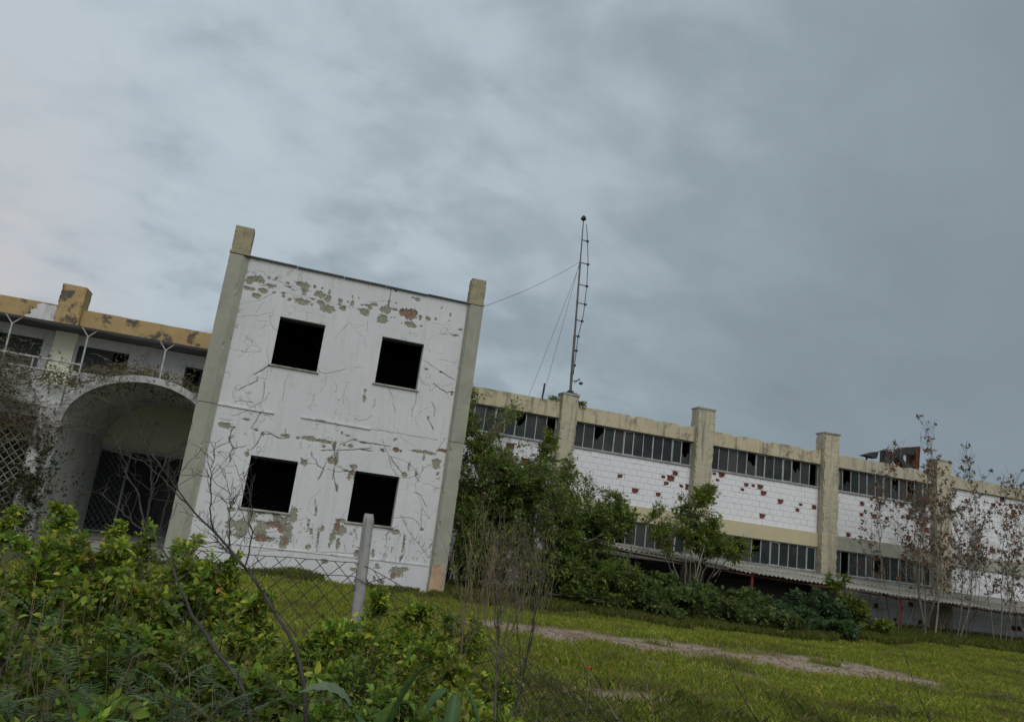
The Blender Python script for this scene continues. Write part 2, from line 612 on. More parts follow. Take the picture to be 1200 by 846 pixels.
# ------------------------------------------------------------------ tower block
tower = thing('tower_block', 'two storey white plaster block with four empty black windows between tall corner columns', 'building', (1.08, 17.5, 0))
TX0, TX1, TZ1, TY = -1.55, 3.80, 6.99, 17.5
TW = [(-0.60, 0.43, 4.60, 5.75), (1.78, 2.80, 4.60, 5.75), (-0.62, 0.40, 1.38, 2.53), (1.69, 2.72, 1.36, 2.52)]
BLOBS = [(-1.41,6.44,0.09,0.09,1),(-1.24,6.5,0.128,0.102,1),(-1.38,6.25,0.128,0.046,1),(-1.09,6.26,0.097,0.064,1),(-1.21,6.11,0.09,0.064,1),(-1.02,6.59,0.046,0.038,1),(-0.86,6.61,0.038,0.038,1),(-0.95,6.4,0.072,0.051,1),(-0.85,6.43,0.031,0.031,1),(-0.55,6.48,0.077,0.026,1),(-0.59,6.57,0.031,0.02,1),(-0.28,6.59,0.102,0.064,1),(-0.18,6.53,0.09,0.115,1),(-0.18,6.42,0.056,0.077,1),(-0.19,6.18,0.159,0.069,1),(0.03,6.16,0.031,0.026,1),(-0.64,6.3,0.056,0.031,1),(-0.63,6.23,0.036,0.031,1),(-0.48,6.18,0.046,0.041,1),(-0.84,6.27,0.051,0.023,1),(-0.41,6.43,0.056,0.02,1),(0.03,6.61,0.031,0.036,1),(0.19,6.6,0.036,0.026,1),(0.19,6.45,0.123,0.077,1),(0.37,6.38,0.067,0.082,1),(0.23,6.25,0.077,0.051,1),(0.41,6.14,0.123,0.087,1),(0.33,6.19,0.077,0.051,1),(0.38,6.55,0.02,0.051,1),(0.66,6.4,0.051,0.046,1),(0.84,6.41,0.02,0.026,1),(0.94,6.4,0.046,0.077,1),(0.75,6.22,0.067,0.067,1),(0.66,6.3,0.038,0.026,1),(-1.59,6.81,0.041,0.082,1),(1.1,6.27,0.02,0.026,1),(0.02,6.3,0.051,0.015,1),(1.27,6.25,0.109,0.086,1),(1.13,6.28,0.052,0.023,1),(1.45,6.48,0.081,0.04,1),(1.37,6.38,0.04,0.058,1),(1.17,6.4,0.035,0.029,1),(0.83,6.4,0.023,0.023,1),(0.94,6.42,0.04,0.075,1),(1.74,6.4,0.13,0.086,1),(1.71,6.15,0.109,0.101,1),(1.97,6.45,0.072,0.035,1),(2.39,6.16,0.173,0.063,1),(2.6,6.4,0.04,0.075,1),(2.8,6.4,0.058,0.046,1),(2.99,6.43,0.04,0.035,1),(2.65,6.18,0.04,0.029,1),(1.98,6.26,0.043,0.017,1),(2.41,6.84,0.115,0.023,1),(2.48,6.8,0.072,0.017,1),(1.96,6.61,0.017,0.017,1),(1.79,6.57,0.017,0.101,1),(3.34,6.62,0.023,0.046,1),(3.09,6.74,0.017,0.04,1),(3.54,6.12,0.101,0.026,1),(3.64,6.29,0.052,0.023,1),(1.91,6.93,0.029,0.029,1),(1.3,6.42,0.072,0.023,1),(2.16,6.42,0.101,0.075,2),(2.35,6.41,0.144,0.121,2),(2.4,6.41,0.115,0.086,2),(-1.36,3.07,0.065,0.044,1),(-1.26,3.07,0.087,0.054,1),(-0.9,3.28,0.095,0.025,1),(0.3,3.05,0.038,0.033,1),(0.54,3.07,0.15,0.054,1),(0.85,3.06,0.163,0.044,1),(0.03,3.06,0.054,0.033,1),(-0.49,3.0,0.033,0.044,1),(1.6,4.37,0.027,0.06,1),(1.6,4.2,0.038,0.095,1),(2.95,5.15,0.049,0.022,1),(3.3,5.15,0.027,0.027,1),(3.65,4.67,0.027,0.054,1),(3.17,3.98,0.027,0.049,1),(1.24,3.3,0.022,0.065,1),(1.38,3.27,0.054,0.022,1),(1.75,3.17,0.076,0.022,1),(1.48,3.05,0.06,0.044,1),(1.34,3.04,0.044,0.033,1),(1.13,3.01,0.033,0.123,1),(1.22,2.71,0.044,0.191,1),(2.47,3.36,0.033,0.038,1),(1.82,3.01,0.136,0.016,1),(2.22,3.06,0.049,0.038,1),(3.14,3.17,0.259,0.038,1),(3.34,3.15,0.082,0.033,1),(3.52,2.93,0.071,0.109,1),(3.55,3.01,0.095,0.049,1),(3.21,3.04,0.025,0.095,1),(2.9,2.79,0.027,0.082,1),(1.63,2.59,0.076,0.06,1),(1.56,3.21,0.068,0.016,1),(2.58,3.12,0.104,0.044,2),(3.63,3.27,0.095,0.038,2),(3.87,3.29,0.06,0.038,2),(-1.13,2.81,0.019,0.076,1),(-0.49,3.01,0.033,0.044,1),(-0.71,2.55,0.049,0.065,1),(-0.7,2.62,0.049,0.027,1),(0.53,2.51,0.071,0.06,1),(0.46,2.58,0.027,0.038,1),(-0.88,3.28,0.082,0.025,1),(0.48,1.46,0.044,0.027,1),(0.28,3.04,0.038,0.035,1),(0.0,3.06,0.082,0.027,1),(-0.79,1.46,0.038,0.016,1),(-0.63,3.08,0.054,0.019,1),(1.12,2.66,0.101,0.072,1),(1.23,2.66,0.04,0.115,1),(1.62,2.6,0.081,0.058,1),(1.58,2.36,0.052,0.063,1),(1.48,2.48,0.063,0.035,1),(1.69,2.38,0.035,0.086,1),(2.82,2.56,0.058,0.052,1),(2.91,2.78,0.023,0.086,1),(3.09,2.64,0.029,0.092,1),(3.22,2.75,0.02,0.072,1),(3.54,2.92,0.081,0.115,1),(3.47,2.98,0.058,0.052,1),(1.34,2.07,0.029,0.081,1),(0.98,1.53,0.023,0.115,1),(1.21,2.37,0.023,0.115,1),(1.12,2.97,0.04,0.086,1),(1.47,3.04,0.058,0.04,1),(2.48,3.36,0.035,0.04,1),(0.89,2.94,0.043,0.035,1),(1.36,3.27,0.046,0.023,1),(3.6,2.71,0.035,0.058,1),(1.62,2.46,0.052,0.063,2),(-0.53,0.98,0.15,0.204,1),(-0.12,0.95,0.136,0.163,1),(-0.37,1.21,0.109,0.123,1),(-0.74,1.01,0.082,0.109,1),(0.16,1.25,0.082,0.109,1),(0.36,1.16,0.109,0.123,1),(0.51,1.31,0.098,0.15,1),(0.47,1.03,0.109,0.204,1),(0.41,0.76,0.082,0.163,1),(0.12,0.77,0.109,0.06,1),(-0.54,0.8,0.136,0.068,1),(0.47,1.46,0.049,0.038,1),(-0.8,1.31,0.082,0.044,1),(-0.19,1.34,0.163,0.054,1),(0.14,1.33,0.082,0.041,1),(0.95,0.71,0.049,0.044,1),(-0.74,0.8,0.068,0.068,1),(0.02,1.05,0.068,0.068,1),(0.95,1.1,0.044,0.044,1),(-0.06,0.79,0.169,0.06,2),(0.13,1.1,0.123,0.076,2),(0.43,0.77,0.044,0.082,2),(0.29,1.03,0.068,0.082,2),(1.61,1.14,0.089,0.103,1),(1.43,0.98,0.053,0.148,1),(1.57,0.85,0.041,0.118,1),(2.04,0.7,0.074,0.103,1),(3.02,0.39,0.162,0.118,1),(3.16,0.45,0.074,0.065,1),(2.67,0.13,0.065,0.059,1),(1.35,0.45,0.065,0.053,1),(2.81,1.26,0.083,0.059,1),(3.41,1.39,0.047,0.041,1),(2.5,0.2,0.035,0.053,1),(2.01,0.34,0.074,0.041,1),(2.39,0.73,0.041,0.089,1),(3.05,1.02,0.021,0.221,1),(3.03,0.69,0.03,0.089,1),(1.17,1.13,0.041,0.065,1),(1.12,0.94,0.024,0.177,1),(0.96,0.72,0.047,0.047,1),(1.4,0.8,0.024,0.074,1),(3.07,0.05,0.103,0.041,1),(0.87,1.2,0.03,0.148,1),(0.95,1.05,0.035,0.065,1),(1.6,1.36,0.071,0.047,1),(2.52,0.49,0.041,0.03,1),(2.55,0.44,0.074,0.024,1),(1.5,1.26,0.053,0.103,2),(2.93,0.29,0.071,0.059,2)]
CRACKS = [(0.015,[(-1.12,6.01),(-0.93,6.19),(-0.79,6.29)]),(0.01,[(-1.57,5.53),(-1.24,5.61),(-1.08,5.66),(-0.8,5.79)]),(0.01,[(-1.14,5.7),(-1.02,6.03)]),(0.01,[(0.69,5.45),(0.91,5.86)]),(0.012,[(-0.79,6.57),(-0.55,6.53),(-0.31,6.47),(-0.02,6.47)]),(0.01,[(-0.59,6.32),(-0.38,6.28),(0.03,6.32),(0.31,6.26),(1.08,6.29)]),(0.01,[(-0.04,5.95),(-0.01,5.78)]),(0.012,[(0.53,6.96),(0.54,6.89)]),(0.01,[(-1.51,5.84),(-1.28,5.95),(-1.12,6.02)]),(0.01,[(0.43,6.29),(0.72,6.35)]),(0.02,[(1.79,6.95),(1.8,6.7),(1.81,6.48)]),(0.012,[(1.23,6.95),(1.25,6.84)]),(0.01,[(2.69,6.31),(3.07,6.32),(3.24,6.3)]),(0.01,[(0.81,5.66),(0.95,5.88)]),(0.012,[(1.36,6.03),(1.42,5.75)]),(0.01,[(1.78,6.64),(1.28,6.49)]),(0.015,[(2.84,5.35),(3.04,5.27),(3.25,5.18),(3.35,5.14)]),(0.01,[(1.25,4.87),(1.48,4.91)]),(0.03,[(-0.92,4.3),(-0.76,4.42),(-0.62,4.56)]),(0.025,[(-1.17,3.89),(-0.98,4.05),(-0.82,4.17),(-0.82,4.25)]),(0.012,[(-0.82,4.25),(-0.63,4.24)]),(0.02,[(-0.66,4.19),(-0.62,3.95),(-0.62,3.78)]),(0.012,[(-0.62,3.78),(-0.65,3.6)]),(0.014,[(-0.18,4.47),(-0.19,4.34),(-0.21,4.28),(-0.2,4.08),(-0.19,3.8)]),(0.012,[(0.47,4.11),(0.47,3.97),(0.41,3.75)]),(0.016,[(-1.18,3.63),(-1.03,3.68),(-0.8,3.67)]),(0.01,[(-1.36,4.78),(-1.1,4.79),(-0.85,4.85)]),(0.02,[(-0.58,3.54),(-0.73,3.11)]),(0.025,[(-1.17,3.06),(-1.07,3.09),(-1.13,2.98),(-1.13,2.74)]),(0.022,[(-0.73,3.1),(-0.58,3.07)]),(0.015,[(-1.43,3.2),(-1.15,3.2)]),(0.022,[(-0.48,3.03),(-0.28,3.04),(-0.09,2.98),(0.11,3.03)]),(0.02,[(-0.02,3.18),(0.02,3.03)]),(0.012,[(-0.43,2.99),(-0.53,2.89),(-0.55,2.8)]),(0.01,[(-0.63,4.57),(-0.63,4.23)]),(0.01,[(-0.01,4.26),(-0.04,4.14)]),(0.018,[(2.8,4.52),(2.81,4.26),(2.76,4.13),(2.77,3.94)]),(0.018,[(3.18,4.38),(3.3,4.25),(3.29,4.06)]),(0.025,[(3.16,3.98),(3.34,3.74)]),(0.02,[(3.3,5.16),(3.5,5.07),(3.66,5.02)]),(0.02,[(3.17,4.83),(3.4,4.72),(3.49,4.68),(3.7,4.71)]),(0.014,[(1.86,4.21),(1.87,4.07),(1.82,4.0)]),(0.012,[(1.17,4.5),(1.12,4.23),(1.16,3.97)]),(0.015,[(1.81,3.5),(2.18,3.51),(2.49,3.51),(2.99,3.5),(3.46,3.5)]),(0.018,[(1.24,3.04),(1.49,3.2),(1.81,3.17),(2.17,3.17)]),(0.018,[(1.19,2.9),(1.64,2.99),(1.96,3.07)]),(0.015,[(3.66,3.58),(3.57,3.39),(3.46,3.11)]),(0.015,[(2.45,2.96),(2.48,2.85),(2.65,2.7)]),(0.01,[(2.38,3.12),(2.4,3.0)]),(0.01,[(3.54,4.69),(3.58,4.51)]),(0.03,[(-1.13,2.81),(-1.1,2.71),(-1.01,2.61),(-1.06,2.51),(-1.03,2.32)]),(0.018,[(-1.01,2.61),(-0.79,2.69),(-0.77,2.72)]),(0.02,[(-1.13,2.74),(-1.33,2.59),(-1.47,2.44)]),(0.014,[(-1.36,2.48),(-1.09,2.51)]),(0.022,[(-0.5,2.99),(-0.54,2.79),(-0.64,2.64)]),(0.02,[(-1.12,2.81),(-1.15,2.97),(-1.07,3.08)]),(0.018,[(-0.43,3.09),(-0.29,3.05),(-0.14,2.98),(0.01,3.0)]),(0.02,[(0.64,2.79),(0.67,2.68),(0.78,2.61),(0.82,2.51),(0.97,2.45)]),(0.022,[(0.99,2.44),(0.9,2.18)]),(0.016,[(-1.04,2.05),(-0.95,2.08)]),(0.016,[(-0.77,2.06),(-0.63,2.14)]),(0.018,[(-1.24,2.22),(-1.13,2.09),(-1.05,1.94)]),(0.014,[(0.36,2.96),(0.42,2.81)]),(0.012,[(0.56,2.94),(0.57,2.86)]),(0.02,[(0.92,1.76),(0.93,1.6),(1.01,1.49)]),(0.012,[(-0.86,2.93),(-0.82,2.99),(-0.78,2.92)]),(0.01,[(-0.67,3.02),(-0.58,2.68)]),(0.012,[(0.61,2.52),(0.79,2.53)]),(0.03,[(1.12,3.06),(1.15,2.86),(1.23,2.6)]),(0.022,[(0.85,2.85),(1.16,2.9),(1.47,2.96),(1.93,3.06)]),(0.02,[(1.17,2.83),(1.01,2.6),(0.94,2.36),(0.89,2.18)]),(0.022,[(1.2,2.51),(1.22,2.31),(1.37,1.98)]),(0.02,[(2.44,2.95),(2.49,2.85),(2.79,2.59)]),(0.02,[(3.11,2.22),(3.25,2.18),(3.33,2.07),(3.46,1.91)]),(0.02,[(3.06,2.72),(3.1,2.58),(3.19,2.47)]),(0.012,[(3.33,1.89),(3.38,1.52)]),(0.014,[(2.88,1.66),(3.06,1.45)]),(0.016,[(1.28,2.55),(1.38,2.51),(1.5,2.48)]),(0.02,[(2.16,3.1),(2.29,3.03)]),(0.014,[(2.93,2.69),(3.04,2.74),(3.12,2.79)]),(0.015,[(0.91,1.75),(0.93,1.61),(1.01,1.42)]),(0.01,[(3.45,2.51),(3.6,2.53)]),(0.01,[(2.76,2.23),(2.85,2.23)]),(0.02,[(1.76,3.19),(2.06,3.18),(2.39,3.17)]),(0.01,[(3.36,2.47),(3.62,2.38)]),(0.012,[(0.67,2.75),(0.69,2.67),(0.78,2.6),(0.83,2.52)]),(0.01,[(1.23,2.99),(1.28,3.23),(1.28,3.41)]),(0.02,[(3.03,1.23),(3.1,0.82),(3.01,0.6)]),(0.016,[(3.36,1.93),(3.36,1.69),(3.41,1.39)]),(0.014,[(2.91,1.6),(3.11,1.32),(3.43,1.03),(3.65,0.82)]),(0.02,[(2.74,1.31),(2.61,1.18),(2.64,1.03)]),(0.018,[(1.09,1.17),(1.13,0.94),(1.15,0.63)]),(0.014,[(0.95,0.61),(1.63,0.67),(1.98,0.68)]),(0.012,[(2.58,0.64),(2.84,0.56),(3.2,0.57)]),(0.015,[(2.85,1.41),(2.74,1.31)]),(0.012,[(3.22,1.22),(3.31,1.05)]),(0.012,[(0.96,1.64),(1.01,1.45)]),(0.012,[(2.52,1.19),(2.54,1.05)]),(0.012,[(0.65,1.26),(0.8,1.33),(0.89,1.13)]),(0.014,[(0.94,1.11),(0.88,1.05)]),(0.012,[(-0.09,0.52),(1.11,0.63)]),(0.012,[(-1.61,1.16),(-1.46,0.46)]),(0.012,[(-1.34,1.19),(-1.24,0.79)])]


def add_world(o, parent):
    """keep world coordinates of a mesh under a moved parent"""
    o.matrix_parent_inverse = Matrix.Translation(-Vector(parent.location))
    return o


def part(mb, name, mat, parent, root, bevel=0.0, smooth=False):
    """child part whose mesh is given in world coordinates"""
    o = mb.build(name, mat, parent, bevel, smooth)
    if parent is root:
        o.matrix_parent_inverse = Matrix.Translation(-Vector(root.location))
    return o


def brk(lo, hi, cuts, step):
    pts = sorted(set([lo, hi] + list(cuts)))
    out = []
    for a, c in zip(pts[:-1], pts[1:]):
        n = max(1, int(round((c - a) / step)))
        out += list(np.linspace(a, c, n + 1)[:-1])
    return np.array(out + [hi])


xs = brk(TX0, TX1, [v for w in TW for v in w[:2]], 0.0125)
zs = brk(-0.35, TZ1, [v for w in TW for v in w[2:]] + [0.62], 0.0125)
XX, ZZ = np.meshgrid(xs, zs)
px, pz = XX.ravel(), ZZ.ravel()
PP = np.c_[px, pz]
wx = px + 0.10 * (fbm(PP * 8, 3, 5) - 0.5) + 0.06 * (fbm(PP * 26, 2, 6) - 0.5)
wz = pz + 0.10 * (fbm(PP * 8, 3, 15) - 0.5) + 0.06 * (fbm(PP * 26, 2, 16) - 0.5)


def flakes(P, size, seed):
    """nearest jittered cell point: turns smooth outlines into angular flake edges"""
    g = np.floor(P / size).astype(np.int64)
    best = np.full(len(P), 1e9)
    out = P.copy()
    for dx in (-1, 0, 1):
        for dz in (-1, 0, 1):
            c = g + np.array([dx, dz])
            h1 = vnoise(c.astype(float) * 1.0 + 0.0, seed)
            h2 = vnoise(c.astype(float) * 1.0 + 0.0, seed + 3)
            pt = (c + np.c_[h1, h2]) * size
            d = ((P - pt) ** 2).sum(1)
            s = d < best
            best[s] = d[s]
            out[s] = pt[s]
    return out


FL = flakes(PP, 0.055, 301)
FS = flakes(PP, 0.026, 302)
wx = 0.15 * wx + 0.35 * FL[:, 0] + 0.5 * FS[:, 0]
wz = 0.15 * wz + 0.35 * FL[:, 1] + 0.5 * FS[:, 1]
peel = np.zeros(len(px))
brick = np.zeros(len(px))
crack = np.zeros(len(px))
for (bx, bz, rx, rz, kind) in BLOBS:
    s = np.where((np.abs(px - bx) < rx * 1.8 + 0.1) & (np.abs(pz - bz) < rz * 1.8 + 0.1))[0]
    rx, rz = max(rx, 0.022), max(rz, 0.022)
    d = np.sqrt(((wx[s] - bx) / rx) ** 2 + ((wz[s] - bz) / rz) ** 2) + 1.5 * (fbm(FL[s] * 8, 2, 40) - 0.5) + 0.9 * (vnoise(FS[s] * 47, 41) - 0.5)
    m = np.clip((1.15 - d) * min(rx, rz) / 0.010, 0, 1)
    peel[s] = np.maximum(peel[s], m)
    if kind == 2:
        brick[s] = np.maximum(brick[s], m)
# more long forked cracks between the traced ones
rc = random.Random(77)
for k in range(34):
    x_, z_ = rc.uniform(TX0 + .1, TX1 - .1), rc.choice((rc.uniform(.7, 3.4), rc.uniform(.7, 3.4), rc.uniform(3.6, 6.3)))
    a_ = rc.choice((-1.4, -1.7, -.6, -2.5, -1.57)) + rc.uniform(-.4, .4)
    pl = [(x_, z_)]
    for q_ in range(rc.randint(4, 9)):
        a_ += rc.uniform(-.5, .5)
        st_ = rc.uniform(.06, .16)
        x_, z_ = x_ + st_ * math.cos(a_), z_ + st_ * math.sin(a_)
        pl.append((x_, z_))
        if rc.random() < .25:
            b_ = a_ + rc.choice((-1, 1)) * rc.uniform(.6, 1.2)
            CRACKS.append((.009, [(x_, z_), (x_ + .12 * math.cos(b_), z_ + .12 * math.sin(b_)), (x_ + .26 * math.cos(b_ + .3), z_ + .26 * math.sin(b_ + .3))]))
    CRACKS.append((rc.uniform(.008, .016), pl))
for wd, pl in CRACKS:
    for a, c in zip(pl[:-1], pl[1:]):
        lo = np.minimum(a, c) - 0.12
        hi = np.maximum(a, c) + 0.12
        s = np.where((px > lo[0]) & (px < hi[0]) & (pz > lo[1]) & (pz < hi[1]))[0]
        jit = np.c_[px[s] + 0.05 * (fbm(PP[s] * 11, 3, 55) - 0.5), pz[s] + 0.05 * (fbm(PP[s] * 11, 3, 56) - 0.5)]
        d = seg_d(jit, a, c)
        w_ = wd * (0.35 + 0.9 * fbm(PP[s] * 8, 2, 60)) * 0.60
        crack[s] = np.maximum(crack[s], np.clip((w_ - d) / 0.009 + 0.30, 0, 1) * min(1.0, 0.42 + wd * 26))
# crazed paint low on the wall: many fine scabs between 0.55 m and 1.35 m
zone = np.clip((1.42 - pz) / 0.25, 0, 1) * np.clip((pz - 0.55) / 0.2, 0, 1)
f1 = fbm(np.c_[px * 34, pz * 11], 3, 70)
f2 = fbm(PP * 3.0, 2, 71)
crz = np.clip((f1 - 0.615 + 0.10 * (f2 - 0.5)) / 0.05, 0, 1) * zone
crack = np.maximum(crack, crz * 0.6)
# hairline net all over, sparse
f3 = np.abs(fbm(PP * 2.6 + 4, 4, 80) - 0.5)
net = np.clip((0.0075 - f3) / 0.005, 0, 1) * np.clip((fbm(PP * 1.2, 2, 90) - 0.5) / 0.12, 0, 1)
crack = np.maximum(crack, net * 0.5)
f4 = fbm(np.c_[px * 13, pz * 9], 3, 95)
band = np.clip(1 - np.abs(pz - 6.4) / 0.32, 0, 1) + 0.7 * np.clip(1 - np.abs(pz - 2.95) / 0.32, 0, 1)
peel = np.maximum(peel, np.clip((f4 - 0.735) / 0.03, 0, 1) * np.clip(band * 1.6, 0, 1))
und = 0.008 * (fbm(PP * 1.3, 3, 99) - 0.5) + 0.0025 * (fbm(PP * 14, 2, 98) - 0.5)
plinth = np.where(pz < 0.62, -0.02, 0.0)
yy = TY + und + plinth + 0.019 * peel + 0.010 * brick + 0.018 * crack
V = np.c_[px, yy, pz]
nx_, nz_ = len(xs), len(zs)
idx = np.arange(nx_ * nz_).reshape(nz_, nx_)
cxm = (xs[:-1] + xs[1:]) / 2
czm = (zs[:-1] + zs[1:]) / 2
keep = np.ones((nz_ - 1, nx_ - 1), bool)
for (a, c, d, e_) in TW:
    keep &= ~((cxm[None, :] > a) & (cxm[None, :] < c) & (czm[:, None] > d) & (czm[:, None] < e_))
Q = np.stack([idx[:-1, :-1], idx[:-1, 1:], idx[1:, 1:], idx[1:, :-1]], axis=-1)[keep]
wm, t, b = new_mat('tower_plaster')
at = t.nodes.new('ShaderNodeAttribute')
at.attribute_name = 'wear'
sc_ = t.nodes.new('ShaderNodeSeparateColor')
t.links.new(at.outputs['Color'], sc_.inputs[0])
paint = mixc(t, rampf(t, nz(t, 1.1, 5), 0.35, 0.65), (0.60, 0.60, 0.61), (0.55, 0.55, 0.56))
paint = mixc(t, rampf(t, nz(t, 7, 6, 0.65, (1.8, 1, 0.16), (3, 0, 0)), 0.52, 0.76), paint, (0.49, 0.49, 0.485))
paint = mixc(t, rampf(t, nz(t, 2.2, 9, 0.75, off=(8, 0, 3)), 0.60, 0.80), paint, (0.43, 0.42, 0.41))
paint = mixc(t, rampf(t, nz(t, 45, 3, 0.6, off=(1, 0, 3)), 0.66, 0.74), paint, (0.40, 0.39, 0.38))
cem = mixc(t, rampf(t, nz(t, 16, 5), 0.35, 0.65), (0.30, 0.295, 0.22), (0.20, 0.195, 0.15))
brk_c = mixc(t, rampf(t, nz(t, 12, 5, off=(2, 2, 2)), 0.4, 0.62), (0.25, 0.19, 0.15), (0.20, 0.11, 0.085))
c_ = mixc(t, sc_.outputs[0], paint, cem)
c_ = mixc(t, sc_.outputs[1], c_, brk_c)
c_ = mixc(t, sc_.outputs[2], c_, (0.13, 0.125, 0.11))
t.links.new(c_, b.inputs['Base Color'])
bump(t, b, nz(t, 40, 4), 0.25, 0.01)
me = npmesh('front_wall', V, Q, wm, {'wear': np.c_[peel, brick, crack]}, smooth=True)
add_world(link('front_wall', me, tower), tower)

TB = 22.42   # back of the tower
part(MB().box(-1.93, -1.78, 17.62, TB, -0.3, 6.95), 'side_wall', M['grey_plaster'], tower, tower)
part(MB().box(3.93, 4.08, 17.62, TB, -0.3, 6.95), 'side_wall', M['grey_plaster'], tower, tower)
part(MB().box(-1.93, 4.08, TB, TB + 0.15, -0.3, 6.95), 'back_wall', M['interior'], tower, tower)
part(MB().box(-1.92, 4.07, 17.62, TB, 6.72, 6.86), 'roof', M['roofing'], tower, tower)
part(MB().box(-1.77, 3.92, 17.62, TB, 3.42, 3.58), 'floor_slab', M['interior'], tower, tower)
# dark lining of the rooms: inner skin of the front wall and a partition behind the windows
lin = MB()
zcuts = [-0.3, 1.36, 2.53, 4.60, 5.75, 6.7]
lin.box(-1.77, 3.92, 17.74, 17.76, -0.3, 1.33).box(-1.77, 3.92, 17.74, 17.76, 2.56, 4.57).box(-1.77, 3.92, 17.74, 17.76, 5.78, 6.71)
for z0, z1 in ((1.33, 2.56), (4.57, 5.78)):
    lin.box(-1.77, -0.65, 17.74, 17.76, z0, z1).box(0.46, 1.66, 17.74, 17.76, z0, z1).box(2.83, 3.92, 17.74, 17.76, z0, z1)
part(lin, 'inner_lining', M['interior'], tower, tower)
for (a, c, d, e_) in TW:
    w = MB()
    yb = 17.74
    w.raw([(a, TY - 0.001, d), (c, TY - 0.001, d), (c, TY - 0.001, e_), (a, TY - 0.001, e_), (a, yb, d), (c, yb, d), (c, yb, e_), (a, yb, e_)],
          [(0, 4, 5, 1), (1, 5, 6, 2), (2, 6, 7, 3), (3, 7, 4, 0)])
    wo = part(w, 'window', M['white_plaster'], tower, tower)
    s_ = MB().box(a - 0.05, c + 0.04, TY - 0.045, TY + 0.2, d - 0.028, d + 0.012, 0.006)
    s_.build('sill', M['sill'], wo, 0.004)
    # a rotten timber stub of the lost frame along the head
    fr = MB().box(a + 0.004, c - 0.004, TY + 0.13, TY + 0.19, e_ - 0.05, e_ - 0.006, 0.004)
    fr.build('frame', M['dark_metal'], wo)
for (x0, x1, sx) in ((-1.95, -1.53, 1), (3.73, 4.11, -1)):
    y0 = TY - 0.13
    ch = 0.13
    # column with a chamfered inner arris, which reads as the lighter strip
    if sx > 0:
        sec = [(x0, y0), (x1 - ch, y0), (x1, y0 + ch * 0.72), (x1, 17.66), (x0, 17.66)]
    else:
        sec = [(x0, y0 + ch * 0.72), (x0 + ch * 0.4, y0), (x1, y0), (x1, 17.66), (x0, 17.66)]
    co = part(chipped(sec, -0.3, 3.505, 0.03, 0.03, 3 + sx, 0.60, 0.006), 'corner_column', M['column'], tower, tower)
    up_ = chipped(sec, 3.519, 6.955, 0.03, 0.03, 13 + sx, 0.62, 0.006)
    inn = [(x * .96 + sum(s_[0] for s_ in sec) / 5 * .04, y * .96 + sum(s_[1] for s_ in sec) / 5 * .04) for x, y in sec]
    up_.prism([(x0 + .02, 3.50), (x1 - .02, 3.50), (x1 - .02, 3.525), (x0 + .02, 3.525)], y0 + .1, 17.65)
    up_.build('upper_shaft', M['column'], co)
    cp = MB()
    cp.box(x0 - 0.012, x1 + 0.012, y0 - 0.012, 17.72, 6.975, 7.02, 0.003)
    ch_ = chipped([(x0 + .004, y0 + .004), (x1 - .004, y0 + .004), (x1 - .004, 17.70), (x0 + .004, 17.70)], 7.02, 7.64, 0.03, 0.04, 23 + sx, 0.52, 0.012)
    cp.raw(ch_.v, ch_.f)
    cp.build('column_cap', M['cap'], co)
# bare orange-brown concrete at the foot of the right column, a scar proud of nothing: a thin broken skin piece
sk = MB()
sk.raw([(3.745, 17.352, 0.05), (4.04, 17.352, 0.02), (4.07, 17.352, 0.50), (3.98, 17.352, 0.72), (3.86, 17.352, 0.66), (3.76, 17.352, 0.70),
        (3.745, 17.375, 0.05), (4.04, 17.375, 0.02), (4.07, 17.375, 0.50), (3.98, 17.375, 0.72), (3.86, 17.375, 0.66), (3.76, 17.375, 0.70)],
       [(0, 1, 2, 3, 4, 5)] + [(i, i + 6, (i + 1) % 6 + 6, (i + 1) % 6) for i in range(6)])
part(sk, 'column_foot', weathered('foot_render', (0.50, 0.36, 0.22), (0.34, 0.22, 0.17), 4, grime=(0.16, 0.12, 0.10), gscale=6), tower, tower)
cpm = MB()
xx = TX0 + 0.03
while xx < 3.70:
    w_ = random.uniform(0.7, 1.1)
    x2 = min(xx + w_, 3.72)
    dz = random.uniform(-0.006, 0.006)
    part(MB().box(xx, x2 - 0.012, TY - 0.055, TY + 0.20, 6.975 + dz, 7.005 + dz, 0.004), 'coping', M['coping'], tower, tower)
    xx = x2
# broken ledge at the first floor: three lengths still stand, with gaps
for (a, c) in ((-1.52, -0.31), (0.28, 1.86)):
    lv = MB().prism([(a, 3.515), (c, 3.497), (c, 3.528), (a, 3.548)], TY - 0.028, TY + 0.01)
    part(lv, 'string_course', M['white_plaster'], tower, tower)
part(MB().box(-1.5, 3.72, TY - 0.034, TY - 0.012, 0.60, 0.625, 0.003), 'plinth_edge', M['white_plaster'], tower, tower)

# ------------------------------------------------------------------ long wing on the right
wing = thing('factory_wing', 'long two storey factory wing with white block walls and beige pilasters', 'building', (16, 22.5, 0))
WY = 22.5
PIL = [(8.30, 8.86), (13.28, 13.94), (18.50, 19.16), (23.62, 24.34), (28.85, 29.5), (34.0, 34.65), (39.2, 39.8)]
Z = dict(ls=1.62, lt=2.45, bt=2.94, us=4.55, ut=5.36, pt=5.90)
bays = [(4.10, 8.30)] + [(PIL[i][1], PIL[i + 1][0]) for i in range(6)]


def wpart(mb, name, mat, parent=None, bevel=0.0):
    return part(mb, name, mat, parent or wing, wing, bevel)


